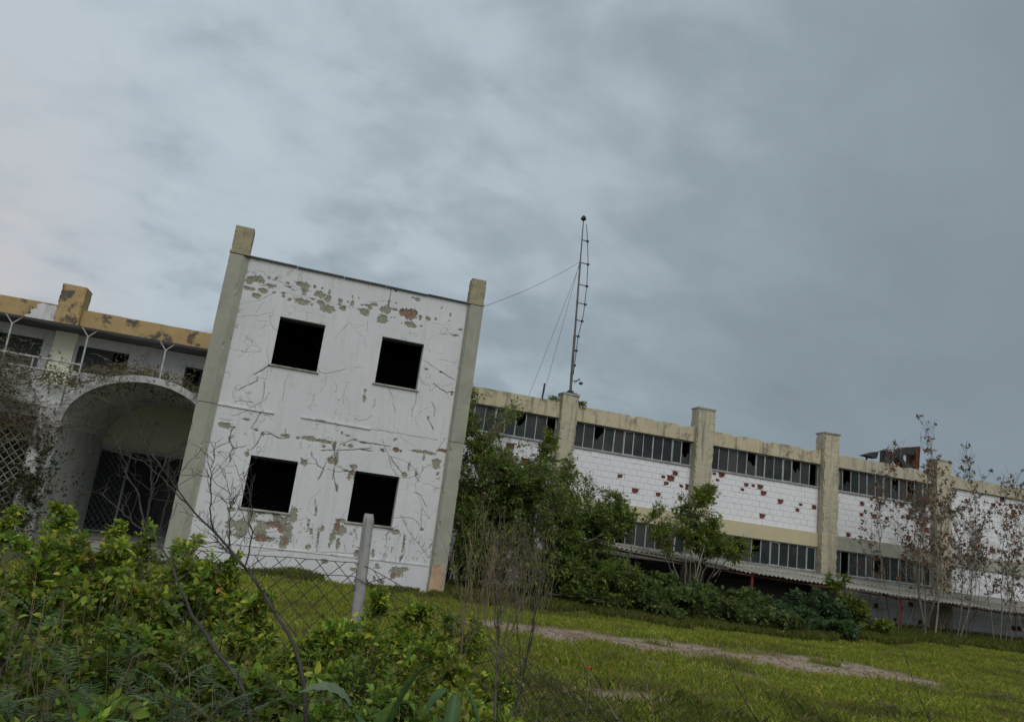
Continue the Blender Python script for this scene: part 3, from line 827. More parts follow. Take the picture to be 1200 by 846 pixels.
for i, (a, c) in enumerate(PIL):
    top = 6.18 if i == 0 else 6.52 + 0.03 * (i % 2)
    if i == 3:
        top = 6.30
    po = wpart(chipped([(a, WY - .28), (c, WY - .28), (c, WY + .2), (a, WY + .2)], -0.3, top - 0.02, 0.04, 0.07, 50 + i, 0.50, 0.016), 'pilaster', M['beige_pil'])
    MB().box(a - 0.015, c + 0.015, WY - 0.30, WY + 0.22, top - 0.019, top + 0.035, 0.012).build('pilaster_cap', M['concrete'], po)

BW, BH = 0.285, 0.190
blockme = MB().box(0.003, BW - 0.003, 0, 0.09, 0.003, BH - 0.003).mesh('brick', M['block'])
halfme = MB().box(0.004, BW / 2 - 0.004, 0, 0.09, 0.004, BH - 0.004).mesh('brick', M['block'])
# spalled blocks: part of the painted face has burst off with a ragged rim and the red clay shows set back
def spall_geo(rr_, w, h):
    """(verts, faces, number of clay faces) of a block w x h with a ragged hole in its face"""
    sp = MB().box(0.003, w - 0.003, 0.036, 0.09, 0.003, h - 0.003)
    nred = len(sp.f)
    n = 16
    cx_, cz_ = w * rr_.uniform(.38, .62), h * rr_.uniform(.38, .62)
    size = rr_.choice((.6, .75, .95, 1.1))
    jag = [rr_.uniform(.72, 1.1) for _ in range(n)]
    o_, i_ = [], []
    for k in range(n):
        a_ = 2 * math.pi * k / n + .2
        dx, dz = math.cos(a_), math.sin(a_)
        t_ = min(((w - .003 - cx_) if dx > 0 else (cx_ - .003)) / max(abs(dx), 1e-6), ((h - .003 - cz_) if dz > 0 else (cz_ - .003)) / max(abs(dz), 1e-6))
        o_.append((cx_ + dx * t_, cz_ + dz * t_))
        f_ = min(.985, size * (jag[k] * .5 + jag[k - 1] * .3 + jag[(k + 1) % n] * .2 + rr_.uniform(-.06, .06)))
        i_.append((cx_ + dx * t_ * f_, cz_ + dz * t_ * f_))
    vs = [(x, 0.0, z) for x, z in o_] + [(x, 0.002, z) for x, z in i_] + [(x * .97 + cx_ * .03, 0.036, z * .97 + cz_ * .03) for x, z in i_] + [(x, .04, z) for x, z in o_]
    fs = []
    for k in range(n):
        j = (k + 1) % n
        fs += [(k, j, n + j, n + k), (n + k, n + j, 2 * n + j, 2 * n + k), (k, 3 * n + k, 3 * n + j, j)]
    sp.raw(vs, fs)
    return sp, nred


spalls = []
for v_ in range(9):
    sp, n_red = spall_geo(random.Random(40 + v_), BW, BH)
    me = sp.mesh('brick', M['terracotta'])
    me.materials.append(M['block'])
    for p_ in me.polygons:
        p_.material_index = 0 if p_.index < n_red else 1
    spalls.append(me)

SPALL = [(9.7, 4.05, .12, .10), (11.6, 3.9, .15, .1), (12.05, 3.45, .12, .1), (12.55, 4.05, .5, .34), (13.05, 3.8, .3, .4), (11.2, 3.5, .12, .1), (12.3, 3.2, .15, .1),
         (14.4, 4.4, .7, .12), (15.6, 4.2, .45, .18), (16.1, 4.1, .4, .15), (16.5, 3.8, .2, .15), (17.0, 3.85, .2, .1), (15.9, 3.35, .25, .1), (16.2, 3.3, .2, .1), (17.7, 3.8, .12, .1), (17.75, 3.6, .1, .08),
         (18.3, 3.9, .12, .25), (19.6, 4.35, .12, .1), (20.4, 4.15, .12, .1), (20.9, 3.9, .15, .1), (20.9, 4.45, .12, .08), (22.2, 4.35, .5, .12), (22.9, 4.1, .5, .4), (23.3, 3.6, .3, .6), (22.4, 3.9, .2, .2),
         (4.6, 4.3, .5, .25), (4.5, 3.9, .4, .3), (4.7, 3.4, .4, .2), (5.3, 4.35, .3, .12), (6.9, 4.3, .4, .12), (7.8, 4.35, .2, .2), (7.2, 3.9, .3, .1), (8.0, 3.9, .2, .3)]
for k in range(20):
    SPALL.append((random.uniform(24.6, 28.6), random.uniform(3.0, 5.1), random.uniform(.1, .4), random.uniform(.08, .25)))
for k in range(14):
    SPALL.append((random.uniform(19.5, 28.6), random.uniform(0.2, 1.5), random.uniform(.1, .3), random.uniform(.08, .2)))


def spalled(x, z):
    for (a, c, rx, rz) in SPALL:
        if ((x - a) / max(rx * .8, .15)) ** 2 + ((z - c) / max(rz, .11)) ** 2 < 1 and random.random() < 0.6:
            return True
    return random.random() < 0.015


panels = []
for i, (a, c) in enumerate(bays[:6]):
    if i < 4:
        panels.append((a, c, Z['bt'], Z['us'] - 0.03, i))
        if i not in (1, 2):
            panels.append((a, c, 0.0, Z['ls'] - 0.03, 10 + i))
    else:
        panels.append((a, c, Z['bt'], Z['pt'] - 0.53, 20 + i))
        panels.append((a, c, 0.0, Z['lt'], 10 + i))
allb = []
for (a, c, z0, z1, pid) in panels:
    rows = int((z1 - z0 + 0.02) / BH)
    hh = (z1 - z0) / rows
    for r in range(rows):
        x = a
        first = (r % 2 == 1)
        while x < c - 0.05:
            half = first
            first = False
            w_ = BW / 2 if half else BW
            sx = min(1.0, (c - x) / w_)
            allb.append((x, z0 + r * hh, sx, hh / BH, half, spalled(x + w_ / 2, z0 + r * hh + hh / 2), pid))
            x += w_
# the blocks that show largest: first three upper panels beyond the bush
order = sorted(range(len(allb)), key=lambda k: (0 if allb[k][6] in (1, 2) else 1 if allb[k][6] == 3 else 2, allb[k][0]))
sing = set(order[:300])
rest_p, rest_s = MB(), MB()
for k, (x, z, sx, sz, half, spl, pid) in enumerate(allb):
    yo = WY + random.uniform(-0.006, 0.006)
    if k in sing:
        me = (random.choice(spalls) if spl else (halfme if half else blockme))
        if spl and half:
            sx *= 0.5
        o = link('brick', me, wing)
        o.location = (x - wing.location.x, yo - wing.location.y, z - wing.location.z)
        o.scale = (sx, 1, sz)
        o.rotation_euler = (random.uniform(-.004, .004), random.uniform(-.006, .006), random.uniform(-.004, .004))
    else:
        w_ = (BW / 2 if half else BW) * sx
        h_ = BH * sz
        if spl:
            sp, n_red = spall_geo(random, w_, h_)
            mv = [(vx + x, vy + yo, vz + z) for vx, vy, vz in sp.v]
            rest_s.raw(mv, sp.f[:n_red])
            rest_p.raw(mv, sp.f[n_red:])
        else:
            rest_p.box(x + .004, x + w_ - .004, yo, yo + .09, z + .004, z + h_ - .004)
tag(wpart(rest_p, 'bricks', M['block']), kind='stuff')
tag(wpart(rest_s, 'broken_bricks', M['terracotta']), 'red broken blocks where the paint skin has fallen', kind='stuff')
for (a, c, z0, z1, pid) in panels:
    wpart(MB().box(a, c, WY + 0.028 + 0.02, WY + 0.2, z0, z1), 'mortar_bed', M['mortar'])

for i, (a, c) in enumerate(bays):
    far = i >= 4
    # parapet, slightly ragged along the top
    n = 90
    xs_ = np.linspace(a, c, n)
    zt = Z['pt'] + 0.05 * (fbm(np.c_[xs_ * 2.1, xs_ * 0 + i], 3, 31) - 0.5) - (0.02 * i) - 0.07 * np.clip((vnoise(np.c_[xs_ * 3.3, xs_ * 0 + i * 3.0], 37) - .62) / .1, 0, 1)
    zb = Z['ut'] + 0.02 if not far else Z['pt'] - 0.52
    poly = [(a, zb)] + [(c, zb)] + [(float(x), float(z)) for x, z in zip(xs_[::-1], zt[::-1])]
    pm = M['beige'] if i < 3 else M['beige_pil']
    wpart(MB().prism(poly, WY - 0.10, WY + 0.2), 'parapet', pm)
    wpart(MB().box(a, c, WY - 0.07, WY + 0.2, Z['lt'] + 0.003, Z['bt'] - 0.003), 'lintel_band', M['beige_clean'] if i < 3 else M['column'])
    if far:
        continue
    for (z0, z1, low) in ((Z['us'], Z['ut'] + 0.02, False), (Z['ls'], Z['lt'], True)):
        npan = 12
        pw = (c - a - 0.06) / npan
        fr = MB()
        fr.box(a, c, WY - 0.05, WY + 0.06, z0 - 0.03, z0 + 0.025, 0.004)
        fr.box(a, c, WY + 0.0, WY + 0.05, z1 - 0.035, z1 - 0.002)
        opn = set(random.sample(range(npan), 2))
        for k in range(npan + 1):
            x = a + 0.03 + k * pw
            wd = 0.028 if k % 4 else 0.042
            jx = random.uniform(-0.012, 0.012)
            fr.raw([(x - wd / 2, WY + 0.002, z0 + 0.02), (x + wd / 2, WY + 0.002, z0 + 0.02), (x + wd / 2 + jx, WY + 0.002, z1 - 0.03), (x - wd / 2 + jx, WY + 0.002, z1 - 0.03),
                    (x - wd / 2, WY + 0.045, z0 + 0.02), (x + wd / 2, WY + 0.045, z0 + 0.02), (x + wd / 2 + jx, WY + 0.045, z1 - 0.03), (x - wd / 2 + jx, WY + 0.045, z1 - 0.03)],
                   [(0, 1, 2, 3), (1, 5, 6, 2), (4, 0, 3, 7), (5, 4, 7, 6)])
        wo = wpart(fr, 'window', M['frame_metal'])
        for k in range(npan):
            if (i * 31 + k * 7 + low * 5) % 17 == 3:
                continue                                        # pane gone
            broken = random.random() < 0.14
            x0 = a + 0.03 + k * pw + 0.012
            x1 = x0 + pw - 0.024
            ty = random.uniform(-0.006, 0.006)
            gm_ = M[random.choice(('glass_b', 'glass_b', 'glass_a', 'glass_a', 'glass_c', 'glass_d') if low else ('glass_a', 'glass_a', 'glass_b', 'glass_c', 'glass_d'))]
            pn = MB().raw([(x0, WY + 0.022 + ty, z0 + 0.02), (x1, WY + 0.022 - ty, z0 + 0.02), (x1, WY + 0.022, z1 - 0.03), (x0, WY + 0.022, z1 - 0.03),
                           (x0, WY + 0.027 + ty, z0 + 0.02), (x1, WY + 0.027 - ty, z0 + 0.02), (x1, WY + 0.027, z1 - 0.03), (x0, WY + 0.027, z1 - 0.03)],
                          [(0, 1, 2, 3), (5, 4, 7, 6), (0, 4, 5, 1), (2, 6, 7, 3), (1, 5, 6, 2), (4, 0, 3, 7)])
            if broken:                                         # only a jagged lower piece is left
                zb_, ht = z0 + .02, (z1 - z0) * random.uniform(.3, .7)
                top_ = [(x0 + (x1 - x0) * u, zb_ + ht * random.uniform(.55, 1.15)) for u in (1, .72, .5, .27, 0)]
                pn = MB().prism([(x0, zb_), (x1, zb_)] + top_, WY + .022, WY + .027)
            pn.build('pane', gm_, wo)
            if k in opn:                                       # an inner vent frame of lighter metal
                vf = MB()
                for (u0, u1, v0, v1) in ((x0, x0 + .02, z0 + .02, z1 - .03), (x1 - .02, x1, z0 + .02, z1 - .03), (x0 + .02, x1 - .02, z1 - .052, z1 - .03), (x0 + .02, x1 - .02, z0 + .02, z0 + .042)):
                    vf.box(u0, u1, WY - 0.012, WY + 0.012, v0, v1)
                vf.build('vent_frame', M['white_metal'], wo)
for i in (1, 2):
    a, c = bays[i]
    wpart(MB().box(a, c, WY + 0.02, WY + 0.2, 1.30, Z['ls'] - 0.031), 'opening_lintel', M['concrete'])
    wpart(MB().box(a, c, WY + 0.5, WY + 0.6, -0.2, 1.0), 'inner_partition', M['interior'])
# shell behind the wall: floor, roof, back, partitions, all dark
wpart(MB().box(4.2, 40, WY + 0.2, WY + 8, 5.56, 5.68), 'roof', M['roofing'])
wpart(MB().box(4.2, 40, WY + 0.2, WY + 8, 2.55, 2.85), 'floor_slab', M['interior'])
wpart(MB().box(4.2, 40, WY + 8, WY + 8.2, -0.3, 5.8), 'back_wall', M['grey_plaster'])
wpart(MB().box(39.8, 40, WY + 0.2, WY + 8, -0.3, 5.7), 'end_wall', M['grey_plaster'])
# scrub growing on the first pilaster and the parapet beside it is a plant of its own (below)

# ------------------------------------------------------------------ awning
awn = thing('corrugated_awning', 'sagging grey corrugated awning on rusty red posts along the wing', 'awning', (17, 20, 0))


def aw_front(x):
    return float(np.interp(x, [9.2, 9.8, 14.2, 17, 20, 25, 31], [1.58, 1.55, 1.33, 1.27, 1.19, 1.12, 1.08]))


def aw_back(x):
    return float(np.interp(x, [9.2, 14, 20, 25, 31], [1.70, 1.60, 1.52, 1.46, 1.44]))


x = 9.2
k = 0
while x < 30.5:
    w_ = 1.06
    for (v0, v1) in ((0.0, 0.54), (0.48, 1.0)):
        nu, nv = 43, 4
        tilt = random.uniform(-0.03, 0.03)
        lift = 0.02 if v0 > 0 else 0.0
        over = random.uniform(-0.10, 0.06)
        vs = []
        for s_ in range(nv):
            v = v0 + (v1 - v0) * s_ / (nv - 1)
            for u in range(nu):
                xx = x + w_ * u / (nu - 1)
                y = 19.93 + over * (1 - v) + (22.22 - 19.93) * v
                z = aw_front(xx) * (1 - v) + aw_back(xx) * v
                z += 0.025 * math.sin(2 * math.pi * u / 6.0) + lift + tilt * (u / nu - 0.5) + 0.008 * (k % 2)
                vs.append((xx, y, z))
        fs = []
        for s_ in range(nv - 1):
            for u in range(nu - 1):
                fs.append((s_ * nu + u, s_ * nu + u + 1, (s_ + 1) * nu + u + 1, (s_ + 1) * nu + u))
        o = part(MB().raw(vs, fs), 'corrugated_sheet', M['asbestos'], awn, awn, smooth=True)
        so = o.modifiers.new('thickness', 'SOLIDIFY')
        so.thickness = 0.009
    x += 1.0
    k += 1
for xa in (14.2, 19.8, 25.6):
    part(MB().box(xa - .035, xa + .035, 20.03, 20.10, -0.2, aw_front(xa) - 0.06).box(xa - .08, xa + .08, 20.0, 20.13, aw_front(xa) - 0.075, aw_front(xa) - 0.06), 'post', M['red_metal'], awn, awn)
for (xa, xb) in ((9.3, 14.2), (14.2, 19.8), (19.8, 25.6), (25.6, 30.4)):
    part(MB().bar((xa + .01, 20.06, aw_front(xa) - 0.08), (xb - .01, 20.06, aw_front(xb) - 0.08), 0.05, 0.05), 'front_beam', M['rust_metal'], awn, awn)
    part(MB().bar((xa + .01, 22.12, aw_back(xa) - 0.08), (xb - .01, 22.12, aw_back(xb) - 0.08), 0.06, 0.05), 'wall_beam', M['red_metal'], awn, awn)
for xa in (14.2, 17.0, 19.8, 22.7, 25.6):
    part(MB().bar((xa, 20.1, aw_front(xa) - 0.13), (xa, 22.2, aw_back(xa) - 0.13), 0.04, 0.05), 'rafter', M['rust_metal'], awn, awn)

# ------------------------------------------------------------------ mast and sign on the roof
mast = thing('antenna_mast', 'thin leaning radio mast with guy wires on the first pilaster', 'mast', (8.60, 22.42, 6.2))
mp = lambda z: (8.60 - 0.22 * (z - 6.2) / 6.2, 22.42, z)
part(MB().box(8.42, 8.78, 22.25, 22.6, 6.215, 6.25).box(8.52, 8.68, 22.34, 22.5, 6.25, 6.33), 'base_plate', M['dark_metal'], mast, mast)
part(MB().tube([mp(6.3), mp(8.2), mp(8.25)], [0.05, 0.048, 0.036]).tube([mp(8.25), mp(10.8), mp(10.85)], [0.036, 0.034, 0.026], 8).tube([mp(10.85), mp(12.35)], [0.026, 0.018]), 'pole', plain('mast_steel', (0.16, 0.155, 0.15), 0.6, 0.5, 3), mast, mast)
q = lambda z, d: (mp(z)[0] + d, 22.42, z)
part(MB().tube([q(6.9, .06), q(8.15, .12), q(9.0, .26), q(10.0, .30), q(10.9, .28), q(11.8, .18), q(12.2, .12)], 0.013, 6), 'cable_pipe', M['dark_metal'], mast, mast)
for z, d in ((7.2, .07), (7.7, .09), (8.2, .12), (8.75, .22), (9.35, .29), (10.0, .30), (10.78, .28), (11.6, .2)):
    part(MB().bar(q(z, -0.02), q(z, d + 0.03), 0.025).box(q(z, d)[0] - .03, q(z, d)[0] + .05, 22.39, 22.45, z - 0.03, z + 0.03), 'bracket', M['dark_metal'], mast, mast)
part(MB().tube([q(12.3, 0), q(12.36, 0), q(12.42, 0), q(12.5, 0)], [0.03, 0.10, 0.09, 0.02]), 'tip', M['dark_metal'], mast, mast)
part(MB().bar(q(6.62, -.02), q(6.75, .30), 0.03).bar(q(6.8, .3), q(6.6, .12), 0.02).box(8.88, 8.98, 22.38, 22.46, 6.60, 6.68), 'stay_bracket', M['dark_metal'], mast, mast)


def sag(a, c, s, n=12):
    a, c = Vector(a), Vector(c)
    return [a.lerp(c, i / n) - Vector((0, 0, s * 4 * (i / n) * (1 - i / n))) for i in range(n + 1)]


for a, c, s in (((8.42, 22.42, 10.8), (4.05, 17.62, 6.98), 0.12), ((8.42, 22.42, 10.8), (7.71, 22.6, 5.86), 0.03), ((8.43, 22.42, 10.7), (8.5, 27.5, 5.7), 0.05)):
    part(MB().tube(sag(a, c, s), 0.0055, 5), 'guy_wire', M['dark_metal'], mast, mast)
part(MB().tube([(7.71, 22.6, 5.8), (7.74, 22.6, 6.45)], 0.03, 6), 'guy_anchor', M['dark_metal'], mast, mast)

sign = thing('broken_sign', 'wreck of dark metal sign letters on the roof edge', 'sign', (22.2, 23.1, 5.7))
SX = lambda x: 22.2 + (x - 1019) * 0.0372
SZ = lambda y: 6.30 - (y - 533) * 0.036


def letter(poly, y0=23.0, y1=23.3, mat='dark_metal'):
    return part(MB().prism(poly, y0, y1), 'letter', M[mat], sign, sign)


letter([(20.95, 6.12), (21.55, 6.08), (21.62, 6.30), (21.5, 6.33)])
letter([(21.95, 6.02), (22.22, 6.0), (22.24, 6.44), (21.97, 6.46)])
part(MB().box(22.22, 22.25, 22.97, 23.3, 6.0, 6.46), 'letter_edge', M['rust_metal'], sign, sign)
# bowl of a letter: thick broken ring closed by a plate
outer, inner = [], []
for k in range(15):
    a = math.pi * (0.5 + k / 14.0)
    outer.append((23.05 + 0.46 * math.cos(a), 6.34 + 0.40 * math.sin(a)))
    inner.append((23.05 + 0.27 * math.cos(a), 6.30 + 0.19 * math.sin(a)))
ring = MB()
for k in range(14):
    ring.prism([outer[k], outer[k + 1], inner[k + 1], inner[k]], 22.98, 23.34)
ring.box(23.05, 23.32, 22.981, 23.339, 6.48, 6.73).box(23.05, 23.32, 22.981, 23.339, 5.95, 6.10)
part(ring, 'letter', M['dark_metal'], sign, sign)
part(MB().prism([(23.33, 5.85), (23.50, 5.80), (23.58, 6.86), (23.33, 6.80)], 22.94, 23.4), 'letter', M['rust_metal'], sign, sign)
part(MB().tube([(21.6, 23.1, 6.32), (22.0, 23.1, 6.50), (22.6, 23.1, 6.58), (23.3, 23.1, 6.76)], 0.016, 6), 'rod', M['dark_metal'], sign, sign)
part(MB().bar((21.95, 23.1, 6.46), (21.68, 23.1, 5.7), 0.03).bar((22.9, 23.15, 6.0), (22.6, 23.15, 5.68), 0.03).bar((23.4, 23.15, 5.9), (23.4, 23.15, 5.68), 0.05), 'stay', M['dark_metal'], sign, sign)
part(MB().box(20.8, 23.7, 23.1, 23.2, 5.685, 5.80).bar((21.2, 23.15, 6.1), (21.2, 23.15, 5.75), 0.05).bar((22.1, 23.15, 6.05), (22.1, 23.15, 5.75), 0.05), 'base_rail', M['dark_metal'], sign, sign)

# ------------------------------------------------------------------ entrance wing on the left
ent = thing('entrance_wing', 'shabby entrance wing with arched porch, dark eave and ochre parapet', 'building', (-5, 20, 0))


def epart(mb, name, mat, parent=None, bevel=0.0, smooth=False):
    return part(mb, name, mat, parent or ent, ent, bevel, smooth)


EX0 = -14.0
# upper wall with window openings
EW = [(-11.6, -9.4, 4.28, 5.05), (-8.6, -6.62, 4.28, 5.05), (-5.76, -4.48, 4.34, 5.05), (-3.0, -2.15, 4.30, 4.98)]
wl = MB()
xs_ = [EX0] + [v for w in EW for v in w[:2]] + [-1.95]
wl.box(EX0, -1.95, WY, WY + 0.2, 2.55, 4.28)
wl.box(EX0, -1.95, WY, WY + 0.2, 5.05, 5.45)
for k in range(0, len(xs_), 2):
    wl.box(xs_[k], xs_[k + 1], WY, WY + 0.2, 4.28, 5.05)
wl.box(-5.76, -4.48, WY + 0.002, WY + 0.2, 4.28, 4.34).box(-3.0, -2.15, WY + 0.002, WY + 0.2, 4.98, 5.05)
epart(wl, 'upper_wall', M['grey_plaster'])
epart(MB().box(-6.35, -5.82, WY - 0.12, WY, 2.6, 5.33), 'pilaster', M['olive'])
for (a, c, d, e_) in EW:
    fr = MB()
    nb = max(2, int((c - a) / 0.42))
    fr.box(a, c, WY + 0.06, WY + 0.11, d, d + 0.04).box(a, c, WY + 0.06, WY + 0.11, e_ - 0.04, e_)
    for k in range(nb + 1):
        x = a + (c - a) * k / nb
        x = min(max(x, a + .02), c - .02)
        fr.box(x - .018, x + .018, WY + 0.062, WY + 0.108, d + 0.04, e_ - 0.04)
    wo = epart(fr, 'window', M['dark_metal'])
    for k in range(nb):
        if (k + int(a * 3)) % 3 == 0:
            continue
        x0 = a + (c - a) * k / nb + .02
        x1 = a + (c - a) * (k + 1) / nb - .02
        MB().box(x0, x1, WY + 0.08, WY + 0.086, d + .04, e_ - .04).build('pane', M['glass_a'], wo)
epart(MB().box(EX0, -1.97, WY + 0.2, WY + 6, 5.45, 5.55), 'roof', M['roofing'])
epart(MB().box(EX0, -1.97, WY + 6, WY + 6.2, -0.3, 5.5), 'back_wall', M['grey_plaster'])
epart(MB().box(EX0, -1.97, WY + 0.2, WY + 6, 2.6, 2.8), 'floor_slab', M['interior'])
epart(MB().box(EX0 - 0.2, EX0, 18.2, WY + 6.2, -0.3, 5.5), 'end_wall', M['grey_plaster'])
# eave
epart(MB().prism([(EX0, 5.33), (-1.97, 5.33), (-1.97, 5.40), (EX0, 5.40)], 21.5, WY + 0.02), 'eave', M['roofing'])
# parapet with torn top
xs_ = np.linspace(EX0, -1.97, 90)
zt = 5.98 + 0.035 * (fbm(np.c_[xs_ * 3, xs_ * 0], 3, 12) - 0.5)
epart(MB().prism([(EX0, 5.402), (-1.97, 5.402)] + [(float(x), float(z)) for x, z in zip(xs_[::-1], zt[::-1])], 22.18, 22.42), 'parapet', M['ochre'])
bs = epart(chipped([(-6.38, 21.98), (-5.79, 21.98), (-5.79, 22.6), (-6.38, 22.6)], 5.404, 6.56, .04, .05, 88, .52, .012), 'parapet_pillar', M['ochre'])
epart(MB().prism([(-7.12, 5.45), (-6.40, 5.45), (-6.40, 5.93), (-6.52, 5.955), (-6.66, 5.93), (-6.78, 5.955), (-6.90, 5.90), (-6.87, 5.80), (-7.02, 5.72), (-6.98, 5.62), (-7.10, 5.56)], 22.172, 22.19), 'render_patch', M['white_plaster'])
# porch roof with fascia, and the barrel vault
ax, aa, ab, az_ = -3.05, 1.55, 1.15, 2.68


def arch_pts(a, b, lo, n=30):
    th0 = math.pi
    th1 = math.acos(min(1.0, (lo - ax) / a))
    return [(ax + a * math.cos(th0 + (th1 - th0) * k / n), az_ + b * math.sin(th0 + (th1 - th0) * k / n)) for k in range(n + 1)]


def vault(y0, y1, a0, b0, a1, b1, name, mat):
    o_, i_ = arch_pts(a1, b1, -1.957), arch_pts(a0, b0, -1.957)
    v = MB()
    n = len(o_)
    vs = [(x, y, z) for y in (y0, y1) for pl in (i_, o_) for x, z in pl]
    fs = []
    for k in range(n - 1):
        fs += [(k, k + 1, n + k + 1, n + k), (2 * n + k + 1, 2 * n + k, 3 * n + k, 3 * n + k + 1), (k + 1, k, 2 * n + k, 2 * n + k + 1), (n + k, n + k + 1, 3 * n + k + 1, 3 * n + k)]
    fs += [(0, n, 3 * n, 2 * n), (n - 1, 3 * n - 1, 4 * n - 1, 2 * n - 1)]
    return epart(v.raw(vs, fs), name, mat)


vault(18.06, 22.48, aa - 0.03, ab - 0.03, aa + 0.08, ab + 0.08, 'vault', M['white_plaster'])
vault(17.92, 18.06, aa - 0.05, ab - 0.05, aa + 0.10, ab + 0.10, 'arch_ring', M['ring'])
# ribs of the vault seen from below
for yr in (19.2, 21.0):
    vault(yr, yr + 0.03, aa - 0.045, ab - 0.045, aa - 0.035, ab - 0.035, 'vault_rib', M['olive'])
epart(MB().box(-4.78, -1.96, WY - 0.03, WY + 0.2, 2.50, 3.9), 'tympanum', M['olive'])
epart(MB().box(-4.70, -1.96, WY - 0.11, WY + 0.19, 2.40, 2.50), 'lintel', M['grey_plaster'])
epart(MB().box(-4.90, -4.60, 18.32, WY, -0.3, 2.70), 'porch_wall', M['white_plaster'])
epart(chipped([(-5.02, 17.96), (-4.55, 17.96), (-4.55, 18.32), (-5.02, 18.32)], -0.3, 2.695, .03, .06, 91, .50, .012), 'pier', M['white_plaster'])
epart(MB().box(-5.0, -4.66, 17.93, 17.955, 2.25, 3.05, 0.008), 'render_scab', M['white_plaster'])
epart(MB().box(EX0, -4.66, 17.96, WY, 2.70, 2.95), 'balcony_slab', M['concrete'])
epart(MB().box(EX0, -4.66, 17.94, 18.08, 2.951, 3.42, 0.01), 'balcony_parapet', M['white_plaster'])
epart(MB().box(EX0, -1.96, 18.1, WY + 6, -0.25, 0.22), 'porch_floor', M['concrete'])
epart(MB().box(EX0, -5.03, 18.0, 18.2, 0.22, 0.62), 'low_wall', M['grey_plaster'])
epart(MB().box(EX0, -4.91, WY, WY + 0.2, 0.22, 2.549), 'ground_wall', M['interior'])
# porch doors: folding lattice gate, one dark leaf ajar, the rest an open black doorway
dg = MB()
dg.box(-4.70, -4.62, WY - 0.10, WY + 0.10, 0.22, 2.40).box(-2.03, -1.965, WY - 0.10, WY + 0.10, 0.22, 2.40)
epart(dg, 'door_frame', M['frame_metal'])


def lattice(x0, x1, z0, z1, y, step, w, name, mat, slope=1.25):
    lb = MB()
    hgt = z1 - z0
    for sgn in (1, -1):
        c = x0 - hgt / slope - step
        while c < x1 + hgt / slope + step:
            # line x = c + sgn*(z-z0)/slope
            pts = []
            for z in (z0, z1):
                pts.append((c + sgn * (z - z0) / slope, z))
            (xa, za), (xb, zb) = pts
            ta, tb = 0.0, 1.0
            if xb != xa:
                t0, t1 = (x0 - xa) / (xb - xa), (x1 - xa) / (xb - xa)
                ta, tb = max(ta, min(t0, t1)), min(tb, max(t0, t1))
            if tb - ta > 0.02:
                p0 = (xa + (xb - xa) * ta, y + 0.006 * sgn, za + (zb - za) * ta)
                p1 = (xa + (xb - xa) * tb, y + 0.006 * sgn, za + (zb - za) * tb)
                lb.bar(p0, p1, w, w * 0.6)
            c += step
    return lb, name, mat


g = lattice(-4.58, -3.86, 0.30, 2.34, WY - 0.02, 0.145, 0.016, 'lattice_gate', M['dark_lattice'])
go = epart(g[0], g[1], g[2])
MB().bar((-4.59, WY - .02, .26), (-4.59, WY - .02, 2.38), .03).bar((-3.85, WY - .02, .26), (-3.85, WY - .02, 2.38), .05).bar((-4.57, WY - .02, .27), (-3.88, WY - .02, .27), .04).bar((-4.57, WY - .02, 2.37), (-3.88, WY - .02, 2.37), .04).build('gate_frame', M['frame_metal'], go)
epart(MB().raw([(-3.80, WY, .25), (-3.05, WY + .35, .25), (-3.05, WY + .35, 2.36), (-3.80, WY, 2.36), (-3.80, WY + .04, .25), (-3.05, WY + .39, .25), (-3.05, WY + .39, 2.36), (-3.80, WY + .04, 2.36)],
               [(0, 1, 2, 3), (5, 4, 7, 6), (0, 4, 5, 1), (2, 6, 7, 3), (1, 5, 6, 2), (4, 0, 3, 7)]), 'door_leaf', M['door_metal'])
# lattice screens of the loggia left of the porch
for (a, c) in ((-6.55, -5.06), (-8.1, -6.62), (-9.7, -8.17)):
    g = lattice(a + .03, c - .03, 0.66, 2.66, 18.10, 0.17, 0.020, 'lattice_screen', M['lattice'], 1.15)
    go = epart(g[0], g[1], g[2])
    MB().bar((a, 18.1, .62), (a, 18.1, 2.70), .04).bar((c, 18.1, .62), (c, 18.1, 2.70), .04).build('screen_frame', M['lattice'], go)
# railing and barbed wire posts on the balcony
for z in (3.96, 3.72):
    epart(MB().tube([(-13.5, 18.02, z), (-9, 18.03, z - .01), (-6.6, 18.0, z + .01), (-5.3, 18.01, z - .01), (-4.45, 18.02, z - .02)], 0.022, 6), 'rail', M['white_metal'])
for x in (-13, -11.4, -9.8, -8.2, -6.7, -5.4):
    epart(MB().tube([(x, 18.02, 3.40), (x, 18.02, 3.95)], 0.02, 6), 'baluster', M['white_metal'])
for (x, zb) in ((-10.4, 3.4), (-8.9, 3.4), (-7.45, 3.40), (-5.94, 3.40), (-4.46, 3.20), (-2.87, 3.84)):
    yp = MB().tube([(x, 18.0, zb), (x - .02, 18.0, 4.58)], 0.019, 6)
    yp.tube([(x - .02, 18.0, 4.58), (x - .17, 17.98, 4.76)], 0.012, 6).tube([(x - .02, 18.0, 4.58), (x + .13, 18.02, 4.75)], 0.012, 6)
    epart(yp, 'barbed_wire_post', M['white_metal'])
for (dx, dz) in ((-.16, 4.75), (.12, 4.74)):
    epart(MB().tube([(x + dx, 18.0, dz - 0.05 * (k % 2)) for k, x in enumerate(np.arange(-10.4, -2.7, 0.755))], 0.004, 4), 'barbed_wire', M['wire'])

# ------------------------------------------------------------------ plants
def unit(v):
    return v / np.maximum(np.linalg.norm(v, axis=-1, keepdims=True), 1e-9)


